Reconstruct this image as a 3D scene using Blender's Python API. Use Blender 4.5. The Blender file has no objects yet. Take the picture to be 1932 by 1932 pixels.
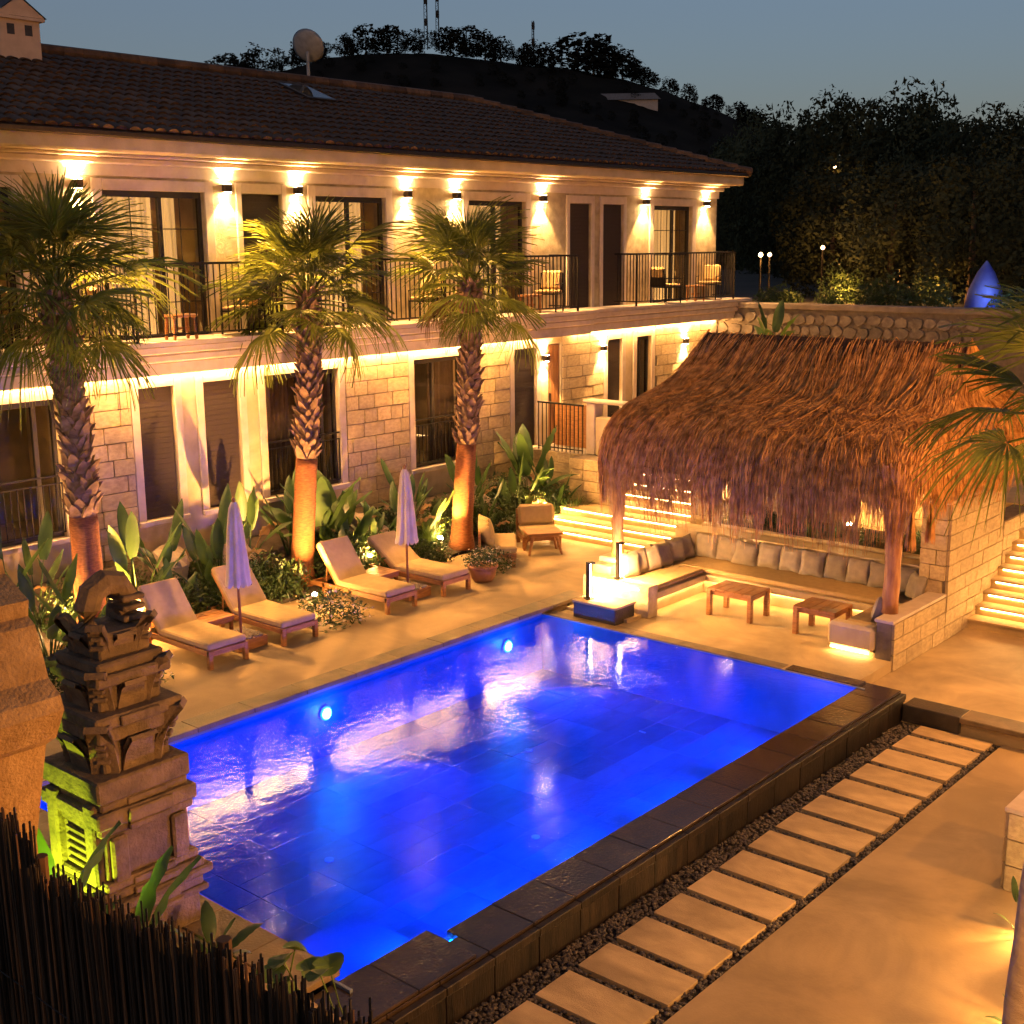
import bpy, math, random
from mathutils import Vector, Matrix, Euler, noise as mnoise

R = math.radians
random.seed(11)
scene = bpy.context.scene
COL = scene.collection

# ------------------------------------------------------------------ camera
cam_d = bpy.data.cameras.new('camera')
cam = bpy.data.objects.new('camera', cam_d)
COL.objects.link(cam)
yaw, pitch, roll = R(40.876), R(12.015), R(-0.522)
F = Vector((math.cos(yaw) * math.cos(pitch), math.sin(yaw) * math.cos(pitch), -math.sin(pitch)))
Rt = Vector((math.sin(yaw), -math.cos(yaw), 0.0))
Up = Rt.cross(F)
c_, s_ = math.cos(roll), math.sin(roll)
R2 = Rt * c_ + Up * s_
U2 = Up * c_ - Rt * s_
m = Matrix((R2, U2, -F)).transposed().to_4x4()
m.translation = Vector((0, 0, 6.0))
cam.matrix_world = m
cam_d.sensor_width = 36.0
cam_d.lens = 36.0 * 2379.0 / 1932.0
cam_d.clip_start = 0.1
cam_d.clip_end = 4000
scene.camera = cam

# ------------------------------------------------------------------ world: dusk sky
SUN_AZ = R(205.0)         # the sun has gone down behind the camera
w = bpy.data.worlds.new('World')
scene.world = w
w.use_nodes = True
nt = w.node_tree
bg = nt.nodes['Background']
sky = nt.nodes.new('ShaderNodeTexSky')
sky.sky_type = 'NISHITA'
sky.sun_disc = False
sky.sun_elevation = R(2.0)
sky.sun_rotation = R(90) - SUN_AZ
sky.altitude = 50
sky.air_density = 1.0
sky.dust_density = 1.5
sky.ozone_density = 3.0
dusk = nt.nodes.new('ShaderNodeMix')          # even twilight haze over the clear-air sky
dusk.data_type = 'RGBA'
dusk.inputs['Factor'].default_value = 0.36
dusk.inputs['B'].default_value = (0.98, 0.86, 1.06, 1)
nt.links.new(sky.outputs['Color'], dusk.inputs['A'])
nt.links.new(dusk.outputs['Result'], bg.inputs['Color'])
bg.inputs['Strength'].default_value = 0.05

sun_d = bpy.data.lights.new('sun', 'SUN')
sun_d.energy = 0.004
sun_d.angle = R(12)
sun_d.color = (1.0, 0.75, 0.6)
sun = bpy.data.objects.new('sun', sun_d)
sun.rotation_euler = Euler((R(88), 0, SUN_AZ + R(90)))
COL.objects.link(sun)

scene.view_settings.view_transform = 'Standard'
scene.view_settings.look = 'None'
scene.view_settings.gamma = 1.0
scene.view_settings.use_curve_mapping = False
scene.view_settings.exposure = 2.3
scene.render.engine = 'CYCLES'
cy = scene.cycles
cy.use_denoising = True
cy.denoiser = 'OPENIMAGEDENOISE'
cy.max_bounces = 4
cy.diffuse_bounces = 2
cy.glossy_bounces = 3
cy.transmission_bounces = 3
cy.transparent_max_bounces = 8
cy.sample_clamp_indirect = 3.0
cy.caustics_reflective = False
cy.caustics_refractive = False
cy.use_light_tree = True
cy.light_sampling_threshold = 0.0
cy.use_adaptive_sampling = True
cy.adaptive_threshold = 0.03

# ------------------------------------------------------------------ materials
MATS = {}
def mat(name, col, rough=0.7, col2=None, nscale=8.0, bump=0.0, bscale=40.0, metal=0.0, rnd=0.0,
        detail=4.0, spec=0.4, stretch=None, trans=0.0, stain=0.0):
    """procedural principled material: two colours mixed by noise, a bump and a little object-to-object variation"""
    m = bpy.data.materials.new(name)
    m.use_nodes = True
    t = m.node_tree
    N = t.nodes
    b = N['Principled BSDF']
    b.inputs['Roughness'].default_value = rough
    b.inputs['Metallic'].default_value = metal
    b.inputs['Specular IOR Level'].default_value = spec
    tc = N.new('ShaderNodeTexCoord')
    src = tc.outputs['Object']
    if stretch:
        mp = N.new('ShaderNodeMapping')
        mp.inputs['Scale'].default_value = stretch
        t.links.new(src, mp.inputs['Vector'])
        src = mp.outputs['Vector']
    oi = N.new('ShaderNodeObjectInfo')
    add = N.new('ShaderNodeVectorMath'); add.operation = 'ADD'
    sc = N.new('ShaderNodeVectorMath'); sc.operation = 'SCALE'
    sc.inputs[0].default_value = (17.3, 9.1, 5.7)
    t.links.new(oi.outputs['Random'], sc.inputs['Scale'])
    t.links.new(src, add.inputs[0]); t.links.new(sc.outputs[0], add.inputs[1])
    src = add.outputs[0]
    nz = N.new('ShaderNodeTexNoise')
    nz.inputs['Scale'].default_value = nscale
    nz.inputs['Detail'].default_value = detail
    t.links.new(src, nz.inputs['Vector'])
    mx = N.new('ShaderNodeMix'); mx.data_type = 'RGBA'
    mx.inputs['A'].default_value = (*col, 1)
    c2 = col2 if col2 else tuple(v * 0.7 for v in col)
    mx.inputs['B'].default_value = (*c2, 1)
    rp = N.new('ShaderNodeMapRange')
    rp.inputs['From Min'].default_value = 0.35
    rp.inputs['From Max'].default_value = 0.68
    t.links.new(nz.outputs['Fac'], rp.inputs['Value'])
    t.links.new(rp.outputs['Result'], mx.inputs['Factor'])
    out = mx.outputs['Result']
    if stain > 0:
        n3 = N.new('ShaderNodeTexNoise'); n3.inputs['Scale'].default_value = 0.55; n3.inputs['Detail'].default_value = 9
        n3.inputs['Roughness'].default_value = 0.65; n3.inputs['Distortion'].default_value = 1.2
        t.links.new(src, n3.inputs['Vector'])
        m3 = N.new('ShaderNodeMapRange'); m3.inputs['From Min'].default_value = 0.38; m3.inputs['From Max'].default_value = 0.62
        m3.inputs['To Min'].default_value = 1 - stain; m3.inputs['To Max'].default_value = 1 + stain * .35
        t.links.new(n3.outputs['Fac'], m3.inputs['Value'])
        h3 = N.new('ShaderNodeHueSaturation')
        t.links.new(m3.outputs['Result'], h3.inputs['Value']); t.links.new(out, h3.inputs['Color'])
        out = h3.outputs['Color']
    if rnd > 0:
        hs = N.new('ShaderNodeHueSaturation')
        mr = N.new('ShaderNodeMapRange')
        mr.inputs['To Min'].default_value = 1 - rnd
        mr.inputs['To Max'].default_value = 1 + rnd
        t.links.new(oi.outputs['Random'], mr.inputs['Value'])
        t.links.new(mr.outputs['Result'], hs.inputs['Value'])
        t.links.new(out, hs.inputs['Color'])
        out = hs.outputs['Color']
    t.links.new(out, b.inputs['Base Color'])
    if bump > 0:
        n2 = N.new('ShaderNodeTexNoise')
        n2.inputs['Scale'].default_value = bscale
        n2.inputs['Detail'].default_value = 5
        t.links.new(src, n2.inputs['Vector'])
        bp = N.new('ShaderNodeBump')
        bp.inputs['Strength'].default_value = min(1.0, bump)
        bp.inputs['Distance'].default_value = 0.02
        t.links.new(n2.outputs['Fac'], bp.inputs['Height'])
        t.links.new(bp.outputs['Normal'], b.inputs['Normal'])
    if trans > 0:
        tl = N.new('ShaderNodeBsdfTranslucent')
        t.links.new(out, tl.inputs['Color'])
        ms = N.new('ShaderNodeMixShader')
        ms.inputs['Fac'].default_value = trans
        t.links.new(b.outputs[0], ms.inputs[1]); t.links.new(tl.outputs[0], ms.inputs[2])
        t.links.new(ms.outputs[0], N['Material Output'].inputs['Surface'])
    MATS[name] = m
    return m

def emis(name, col, strength):
    m = bpy.data.materials.new(name)
    m.use_nodes = True
    t = m.node_tree
    t.nodes.remove(t.nodes['Principled BSDF'])
    e = t.nodes.new('ShaderNodeEmission')
    e.inputs['Color'].default_value = (*col, 1)
    e.inputs['Strength'].default_value = strength
    t.links.new(e.outputs[0], t.nodes['Material Output'].inputs['Surface'])
    MATS[name] = m
    return m

WARM = (1.0, 0.41, 0.085)
WALLW = (1.0, 0.55, 0.20)
WARM2 = (1.0, 0.47, 0.12)
mat('plaster', (0.560, 0.446, 0.277), 0.8, (0.460, 0.361, 0.217), 3.0, 0.25, 60, stain=0.18)
mat('trim', (0.55, 0.45, 0.35), 0.75, (0.46, 0.37, 0.28), 5.0, 0.2, 70)
mat('travertine', (0.500, 0.399, 0.240), 0.8, (0.330, 0.257, 0.150), 5.5, 0.5, 30, detail=8, stain=0.18)
mat('block', (0.540, 0.414, 0.223), 0.85, (0.380, 0.282, 0.151), 5.0, 0.7, 26, rnd=0.12, detail=8)
mat('mortar', (0.19, 0.15, 0.11), 0.95, None, 9.0, 0.4, 60)
mat('deck', (0.371, 0.261, 0.128), 0.75, (0.299, 0.211, 0.104), 1.3, 0.25, 55, detail=9, stain=0.25)
mat('floor', (0.494, 0.360, 0.174), 0.7, (0.371, 0.270, 0.128), 1.6, 0.3, 40, detail=9, stain=0.25)
mat('concrete', (0.381, 0.270, 0.131), 0.7, (0.288, 0.203, 0.096), 0.9, 0.10, 45, detail=10, stain=0.25)
mat('slab', (0.540, 0.387, 0.186), 0.75, (0.422, 0.300, 0.141), 3.0, 0.35, 60, rnd=0.07, detail=9, stain=0.25)
mat('coping', (0.206, 0.144, 0.072), 0.55, (0.124, 0.090, 0.046), 4.0, 0.3, 40, rnd=0.1, stain=0.25)
mat('basalt', (0.026, 0.021, 0.015), 0.4, (0.055, 0.043, 0.03), 3.0, 0.4, 35, rnd=0.2, detail=8)
mat('wetstone', (0.05, 0.033, 0.02), 0.14, (0.026, 0.018, 0.012), 3.0, 0.15, 30, rnd=0.15, detail=8, spec=0.6)
mat('cladding', (0.008, 0.006, 0.0045), 0.5, (0.035, 0.024, 0.015), 5.0, 0.4, 35, rnd=0.3, detail=8, stretch=(2.5, 2.5, 0.3))
mat('pebble', (0.085, 0.068, 0.05), 0.6, (0.045, 0.04, 0.035), 5.0, 0.2, 60, rnd=0.35)
mat('gravelbase', (0.03, 0.026, 0.022), 0.9, None, 30, 0.8, 60)
mat('pooltile', (0.17, 0.21, 0.28), 0.4, (0.12, 0.155, 0.22), 2.2, 0.2, 40, rnd=0.2, detail=8)
mat('darkmetal', (0.025, 0.022, 0.02), 0.45, None, 20, metal=0.6)
mat('bronze', (0.06, 0.045, 0.035), 0.4, None, 20, metal=0.7)
mat('frame', (0.03, 0.024, 0.02), 0.5, None, 20, 0.1)
mat('shutter', (0.042, 0.027, 0.018), 0.8, (0.034, 0.022, 0.014), 40, 0.3, 200)
mat('teak', (0.38, 0.17, 0.055), 0.5, (0.24, 0.10, 0.03), 6.0, 0.3, 30, rnd=0.12, stretch=(1, 1, 6), detail=8)
mat('wooddoor', (0.30, 0.13, 0.045), 0.5, (0.2, 0.08, 0.03), 6.0, 0.3, 30, stretch=(8, 8, 0.6), detail=8)
mat('postwood', (0.45, 0.22, 0.08), 0.6, (0.28, 0.12, 0.04), 5.0, 0.5, 20, stretch=(4, 4, 0.7), detail=8)
mat('cushion', (0.412, 0.288, 0.136), 0.95, (0.350, 0.243, 0.116), 10, 0.35, 180, rnd=0.04)
mat('pillow', (0.25, 0.21, 0.165), 0.95, (0.19, 0.16, 0.13), 9, 0.5, 90, rnd=0.14)
mat('pillowlight', (0.474, 0.333, 0.151), 0.95, (0.391, 0.270, 0.122), 9, 0.5, 90, rnd=0.06)
mat('canvas', (0.60, 0.50, 0.40), 0.9, (0.46, 0.38, 0.30), 4, 0.2, 80)
mat('rooftile', (0.13, 0.07, 0.035), 0.85, (0.07, 0.038, 0.02), 6, 0.4, 40, rnd=0.4)
mat('thatchbase', (0.14, 0.065, 0.022), 0.95, (0.05, 0.022, 0.008), 14, 0.9, 60, stretch=(1, 4, 1))
mat('straw', (0.66, 0.34, 0.11), 0.8, (0.30, 0.14, 0.04), 7, spec=0.2)
mat('trunkred', (0.30, 0.105, 0.03), 0.9, (0.15, 0.05, 0.015), 14, 1.0, 45, stretch=(1, 1, 3.5), detail=8)
mat('trunkgrey', (0.27, 0.165, 0.095), 0.9, (0.12, 0.068, 0.036), 8, 0.8, 40, rnd=0.3)
mat('trunkpale', (0.42, 0.32, 0.2), 0.8, (0.30, 0.22, 0.13), 5, 0.6, 40, stretch=(1, 1, 4))
mat('frond', (0.19, 0.215, 0.035), 0.5, (0.10, 0.125, 0.022), 3, rnd=0.35, trans=0.42)
mat('deadfrond', (0.17, 0.10, 0.04), 0.8, (0.10, 0.06, 0.02), 5, rnd=0.2, trans=0.2)
mat('leaf', (0.06, 0.11, 0.025), 0.4, (0.035, 0.07, 0.018), 4, rnd=0.3, trans=0.25)
mat('leafbright', (0.10, 0.17, 0.03), 0.45, (0.06, 0.11, 0.02), 4, rnd=0.25, trans=0.3)
mat('leafdry', (0.26, 0.15, 0.06), 0.7, (0.17, 0.09, 0.03), 5, rnd=0.3, trans=0.25)
mat('shrub', (0.055, 0.095, 0.025), 0.5, (0.03, 0.055, 0.015), 9, rnd=0.25, trans=0.2)
mat('petal', (0.75, 0.68, 0.52), 0.7, (0.7, 0.55, 0.35), 9, rnd=0.1)
mat('soil', (0.06, 0.04, 0.028), 0.95, (0.10, 0.07, 0.05), 6, 0.9, 30)
mat('rock', (0.42, 0.33, 0.24), 0.85, (0.28, 0.21, 0.15), 3, 0.9, 12, rnd=0.15, detail=8)
mat('shrinestone', (0.15, 0.105, 0.062), 0.9, (0.07, 0.05, 0.032), 5, 0.9, 26, rnd=0.12, detail=9)
mat('sandslab', (0.44, 0.28, 0.13), 0.9, (0.288, 0.171, 0.067), 7, 0.8, 45, detail=9, stain=0.25)
mat('reed', (0.035, 0.022, 0.012), 0.8, (0.014, 0.010, 0.007), 6, rnd=0.5)
mat('reedlight', (0.16, 0.075, 0.03), 0.8, (0.07, 0.035, 0.015), 6, rnd=0.5)
mat('terracotta', (0.30, 0.14, 0.07), 0.8, (0.2, 0.09, 0.045), 6, 0.4, 40)
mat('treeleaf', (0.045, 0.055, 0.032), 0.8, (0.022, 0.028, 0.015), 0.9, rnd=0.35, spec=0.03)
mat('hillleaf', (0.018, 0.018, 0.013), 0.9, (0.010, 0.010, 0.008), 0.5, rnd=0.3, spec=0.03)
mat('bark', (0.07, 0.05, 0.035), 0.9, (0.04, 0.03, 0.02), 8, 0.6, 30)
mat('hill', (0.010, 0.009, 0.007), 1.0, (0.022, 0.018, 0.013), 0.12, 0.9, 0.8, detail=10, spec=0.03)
mat('ground', (0.03, 0.027, 0.02), 1.0, (0.05, 0.045, 0.03), 0.3, 0.5, 4, detail=8)
mat('fieldstone', (0.22, 0.18, 0.145), 0.9, (0.15, 0.12, 0.095), 3, 0.6, 20, rnd=0.25)
mat('dishpaint', (0.30, 0.31, 0.33), 0.6, None, 6, 0.1)
mat('chimneypaint', (0.55, 0.42, 0.33), 0.9, (0.46, 0.35, 0.27), 3, 0.3, 40)
mat('slatedark', (0.05, 0.05, 0.06), 0.8, None, 10, 0.3)
mat('bluecloth', (0.02, 0.04, 0.45), 0.7, (0.10, 0.16, 0.55), 1.8, 0.2, 10)
mat('room', (0.567, 0.414, 0.209), 0.9, None, 2)
mat('white', (0.75, 0.72, 0.68), 0.7, None, 5)
mat('curtaindark', (0.16, 0.11, 0.075), 0.9, (0.13, 0.09, 0.06), 6, trans=0.25)
emis('led', (1.0, 0.55, 0.18), 19.0)
emis('ledcove', (1.0, 0.55, 0.19), 42.0)
emis('poolfill', (0.0, 0.11, 1.0), 42.0)
emis('lens', (1.0, 0.66, 0.3), 140.0)
emis('lanternglow', (1.0, 0.55, 0.2), 5.0)
emis('lampshade', (1.0, 0.62, 0.28), 1.6)
emis('bollardglow', (1.0, 0.80, 0.55), 30.0)
emis('poolglow', (0.35, 0.75, 1.0), 40.0)
emis('spotglow', (1.0, 0.72, 0.34), 70.0)
emis('farlamp', (1.0, 0.58, 0.24), 4.0)
emis('greenglow', (0.5, 1.0, 0.1), 20.0)

def glow_curtain(name, col, strength):
    # glow put into the cloth in place of room lamps; noise streaks imitate fold shading
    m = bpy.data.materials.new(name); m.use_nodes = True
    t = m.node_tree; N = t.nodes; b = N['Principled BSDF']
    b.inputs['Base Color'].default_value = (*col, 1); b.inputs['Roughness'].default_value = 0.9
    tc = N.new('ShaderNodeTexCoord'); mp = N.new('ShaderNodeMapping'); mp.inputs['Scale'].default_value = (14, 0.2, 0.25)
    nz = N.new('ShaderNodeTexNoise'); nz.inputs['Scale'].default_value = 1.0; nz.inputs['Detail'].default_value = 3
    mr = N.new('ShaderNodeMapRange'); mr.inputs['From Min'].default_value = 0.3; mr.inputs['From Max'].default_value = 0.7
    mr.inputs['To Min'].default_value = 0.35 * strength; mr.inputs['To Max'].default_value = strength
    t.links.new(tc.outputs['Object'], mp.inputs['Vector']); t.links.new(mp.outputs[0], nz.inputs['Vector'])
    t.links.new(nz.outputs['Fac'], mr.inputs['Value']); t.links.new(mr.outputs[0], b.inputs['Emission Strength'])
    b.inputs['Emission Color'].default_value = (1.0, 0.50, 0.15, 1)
    MATS[name] = m
glow_curtain('curtain', (0.42, 0.32, 0.18), 0.33)

def glass_mat():
    m = bpy.data.materials.new('glass'); m.use_nodes = True
    t = m.node_tree; N = t.nodes; N.remove(N['Principled BSDF'])
    tr = N.new('ShaderNodeBsdfTransparent'); tr.inputs['Color'].default_value = (0.8, 0.8, 0.78, 1)
    gl = N.new('ShaderNodeBsdfGlossy'); gl.inputs['Roughness'].default_value = 0.03
    fr = N.new('ShaderNodeFresnel'); fr.inputs['IOR'].default_value = 1.5
    mx = N.new('ShaderNodeMixShader')
    ge = N.new('ShaderNodeNewGeometry'); iv = N.new('ShaderNodeMath'); iv.operation = 'SUBTRACT'; iv.inputs[0].default_value = 1.0
    mu = N.new('ShaderNodeMath'); mu.operation = 'MULTIPLY'      # only the outer skin of the pane reflects
    t.links.new(ge.outputs['Backfacing'], iv.inputs[1]); t.links.new(fr.outputs[0], mu.inputs[0]); t.links.new(iv.outputs[0], mu.inputs[1])
    t.links.new(mu.outputs[0], mx.inputs['Fac']); t.links.new(tr.outputs[0], mx.inputs[1]); t.links.new(gl.outputs[0], mx.inputs[2])
    t.links.new(mx.outputs[0], N['Material Output'].inputs['Surface'])
    MATS['glass'] = m
glass_mat()

def water_mat(name, tint, b1, b2):
    m = bpy.data.materials.new(name); m.use_nodes = True
    t = m.node_tree; N = t.nodes; N.remove(N['Principled BSDF'])
    tr = N.new('ShaderNodeBsdfTransparent'); tr.inputs['Color'].default_value = (*tint, 1)
    gl = N.new('ShaderNodeBsdfGlossy'); gl.inputs['Roughness'].default_value = 0.015
    fr = N.new('ShaderNodeFresnel'); fr.inputs['IOR'].default_value = 1.22
    tc = N.new('ShaderNodeTexCoord')
    n1 = N.new('ShaderNodeTexNoise'); n1.inputs['Scale'].default_value = 7.0; n1.inputs['Detail'].default_value = 3
    n2 = N.new('ShaderNodeTexNoise'); n2.inputs['Scale'].default_value = 26.0; n2.inputs['Detail'].default_value = 2
    n3 = N.new('ShaderNodeTexNoise'); n3.inputs['Scale'].default_value = 0.45; n3.inputs['Detail'].default_value = 2
    for n in (n1, n2, n3):
        t.links.new(tc.outputs['Object'], n.inputs['Vector'])
    # calm patches and rippled patches
    mr = N.new('ShaderNodeMapRange')
    mr.inputs['From Min'].default_value = 0.38; mr.inputs['From Max'].default_value = 0.60
    mr.inputs['To Min'].default_value = 0.30; mr.inputs['To Max'].default_value = 1.0
    t.links.new(n3.outputs['Fac'], mr.inputs['Value'])
    a = N.new('ShaderNodeMath'); a.operation = 'MULTIPLY'; a.inputs[1].default_value = 0.35
    t.links.new(n2.outputs['Fac'], a.inputs[0])
    s = N.new('ShaderNodeMath'); s.operation = 'ADD'
    t.links.new(n1.outputs['Fac'], s.inputs[0]); t.links.new(a.outputs[0], s.inputs[1])
    st = N.new('ShaderNodeMath'); st.operation = 'MULTIPLY'
    t.links.new(s.outputs[0], st.inputs[0]); t.links.new(mr.outputs[0], st.inputs[1])
    bp = N.new('ShaderNodeBump'); bp.inputs['Strength'].default_value = b1; bp.inputs['Distance'].default_value = b2
    t.links.new(st.outputs[0], bp.inputs['Height'])
    t.links.new(bp.outputs[0], gl.inputs['Normal']); t.links.new(bp.outputs[0], fr.inputs['Normal'])
    mx = N.new('ShaderNodeMixShader')
    t.links.new(fr.outputs[0], mx.inputs['Fac']); t.links.new(tr.outputs[0], mx.inputs[1]); t.links.new(gl.outputs[0], mx.inputs[2])
    t.links.new(mx.outputs[0], N['Material Output'].inputs['Surface'])
    MATS[name] = m
water_mat('water', (0.05, 0.33, 1.0), 1.0, 0.0055)
water_mat('troughwater', (0.5, 0.55, 0.6), 0.6, 0.01)

# ------------------------------------------------------------------ mesh helpers
class MB:
    def __init__(s):
        s.v = []; s.f = []; s.mi = []; s.cur = 0
    def quad(s, a, b, c, d):
        i = len(s.v); s.v += [tuple(a), tuple(b), tuple(c), tuple(d)]
        s.f.append((i, i + 1, i + 2, i + 3)); s.mi.append(s.cur); return s
    def tri(s, a, b, c):
        i = len(s.v); s.v += [tuple(a), tuple(b), tuple(c)]
        s.f.append((i, i + 1, i + 2)); s.mi.append(s.cur); return s
    def add(s, vs, fs):
        i = len(s.v); s.v += [tuple(p) for p in vs]
        for f in fs:
            s.f.append(tuple(i + k for k in f)); s.mi.append(s.cur)
        return s
    def box(s, x0, x1, y0, y1, z0, z1, bev=0.0):
        if bev <= 0:
            vs = [(x0, y0, z0), (x1, y0, z0), (x1, y1, z0), (x0, y1, z0), (x0, y0, z1), (x1, y0, z1), (x1, y1, z1), (x0, y1, z1)]
            return s.add(vs, [(3, 2, 1, 0), (4, 5, 6, 7), (0, 1, 5, 4), (1, 2, 6, 5), (2, 3, 7, 6), (3, 0, 4, 7)])
        b = min(bev, (x1 - x0) * .45, (y1 - y0) * .45, (z1 - z0) * .45)
        vs = []; idx = {}
        xs = (x0, x1); ys = (y0, y1); zs = (z0, z1)
        for i in (0, 1):
            for j in (0, 1):
                for k in (0, 1):
                    sx = b if i == 0 else -b; sy = b if j == 0 else -b; sz = b if k == 0 else -b
                    idx[(i, j, k, 'x')] = len(vs); vs.append((xs[i], ys[j] + sy, zs[k] + sz))
                    idx[(i, j, k, 'y')] = len(vs); vs.append((xs[i] + sx, ys[j], zs[k] + sz))
                    idx[(i, j, k, 'z')] = len(vs); vs.append((xs[i] + sx, ys[j] + sy, zs[k]))
        fs = []
        def q(*ks): fs.append(tuple(idx[k] for k in ks))
        for i in (0, 1):
            q((i, 0, 0, 'x'), (i, 1, 0, 'x'), (i, 1, 1, 'x'), (i, 0, 1, 'x'))
            q((0, i, 0, 'y'), (1, i, 0, 'y'), (1, i, 1, 'y'), (0, i, 1, 'y'))
            q((0, 0, i, 'z'), (1, 0, i, 'z'), (1, 1, i, 'z'), (0, 1, i, 'z'))
            for j in (0, 1):
                q((i, j, 0, 'x'), (i, j, 1, 'x'), (i, j, 1, 'y'), (i, j, 0, 'y'))
                q((i, 0, j, 'x'), (i, 1, j, 'x'), (i, 1, j, 'z'), (i, 0, j, 'z'))
                q((0, i, j, 'y'), (1, i, j, 'y'), (1, i, j, 'z'), (0, i, j, 'z'))
                for k in (0, 1):
                    fs.append((idx[(i, j, k, 'x')], idx[(i, j, k, 'y')], idx[(i, j, k, 'z')]))
        return s.add(vs, fs)
    def tube(s, pts, rad, n=8, cap=True):
        pts = [Vector(p) for p in pts]
        if not hasattr(rad, '__len__'): rad = [rad] * len(pts)
        base = len(s.v)
        dd = (pts[-1] - pts[0]).normalized()
        up = Vector((0, 0, 1)) if abs(dd.z) < .75 else Vector((1, 0, 0))
        for i, p in enumerate(pts):
            d = (pts[min(i + 1, len(pts) - 1)] - pts[max(i - 1, 0)]).normalized()
            a = d.cross(up)
            if a.length < 1e-3: a = d.cross(Vector((0, 1, 0)))
            a.normalize(); b = d.cross(a)
            for k in range(n):
                t = 2 * math.pi * k / n
                s.v.append(tuple(p + (a * math.cos(t) + b * math.sin(t)) * rad[i]))
        for i in range(len(pts) - 1):
            for k in range(n):
                k2 = (k + 1) % n
                s.f.append((base + i * n + k, base + i * n + k2, base + (i + 1) * n + k2, base + (i + 1) * n + k)); s.mi.append(s.cur)
        if cap:
            s.f.append(tuple(base + k for k in range(n))[::-1]); s.mi.append(s.cur)
            e = base + (len(pts) - 1) * n
            s.f.append(tuple(e + k for k in range(n))); s.mi.append(s.cur)
        return s
    def lathe(s, prof, n=16, cx=0, cy=0, squash=1.0):
        base = len(s.v)
        for r, z in prof:
            for k in range(n):
                t = 2 * math.pi * k / n
                s.v.append((cx + r * math.cos(t), cy + r * math.sin(t) * squash, z))
        for i in range(len(prof) - 1):
            for k in range(n):
                k2 = (k + 1) % n
                s.f.append((base + i * n + k, base + i * n + k2, base + (i + 1) * n + k2, base + (i + 1) * n + k)); s.mi.append(s.cur)
        s.f.append(tuple(base + k for k in range(n))[::-1]); s.mi.append(s.cur)
        e = base + (len(prof) - 1) * n
        s.f.append(tuple(e + k for k in range(n))); s.mi.append(s.cur)
        return s
    def mesh(s, name, mats, smooth=False, weld=False):
        if weld:
            key = {}; vs = []; mp_ = []
            for p in s.v:
                k = (round(p[0], 4), round(p[1], 4), round(p[2], 4))
                if k not in key: key[k] = len(vs); vs.append(p)
                mp_.append(key[k])
            s.v = vs; s.f = [tuple(mp_[i] for i in f) for f in s.f]
        me = bpy.data.meshes.new(name)
        me.from_pydata(s.v, [], s.f)
        for k in (mats if isinstance(mats, (list, tuple)) else [mats]):
            me.materials.append(MATS[k])
        if isinstance(mats, (list, tuple)) and len(mats) > 1:
            me.polygons.foreach_set('material_index', s.mi)
        if smooth:
            me.polygons.foreach_set('use_smooth', [True] * len(me.polygons))
        me.update()
        return me

def link(name, data, parent=None, loc=(0, 0, 0), rot=(0, 0, 0), scale=(1, 1, 1)):
    o = bpy.data.objects.new(name, data)
    COL.objects.link(o)
    if parent is not None: o.parent = parent
    o.location = loc; o.rotation_euler = rot; o.scale = scale
    return o
def part(name, mb, mats, parent, smooth=False, **k):
    return link(name, mb.mesh(name, mats, smooth), parent, **k)
def bx(name, mats, parent, x0, x1, y0, y1, z0, z1, bev=0.0):
    return part(name, MB().box(x0, x1, y0, y1, z0, z1, bev), mats, parent)
def tag(o, label, cat, group=None):
    o['label'] = label; o['category'] = cat
    if group: o['group'] = group
    return o
def thing(name, label, cat, loc=(0, 0, 0), rz=0.0, group=None):
    o = link(name, None, None, loc, (0, 0, rz))
    o.empty_display_size = 0.2
    return tag(o, label, cat, group)
def struct(name, mb, mats, smooth=False, **k):
    o = part(name, mb, mats, None, smooth, **k)
    o['kind'] = 'structure'
    return o
def dup(root, loc=None, rz=None, label=None):
    r = root.copy(); COL.objects.link(r)
    if loc is not None: r.location = loc
    if rz is not None: r.rotation_euler = (0, 0, rz)
    if label: r['label'] = label
    for ch in list(root.children):
        c = ch.copy(); COL.objects.link(c); c.parent = r
        for g in list(ch.children):
            d = g.copy(); COL.objects.link(d); d.parent = c
    return r
def light(kind, name, parent, loc, energy, col, radius=0.03, size=None, blend=0.3, aim=None):
    d = bpy.data.lights.new(name, kind)
    d.energy = energy; d.color = col
    d.shadow_soft_size = radius
    if kind == 'SPOT':
        d.spot_size = size; d.spot_blend = blend
    o = bpy.data.objects.new(name, d); COL.objects.link(o)
    if parent is not None: o.parent = parent
    o.location = loc
    if aim is not None:
        o.rotation_euler = Vector(aim).to_track_quat('-Z', 'Y').to_euler()
    return o

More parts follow.
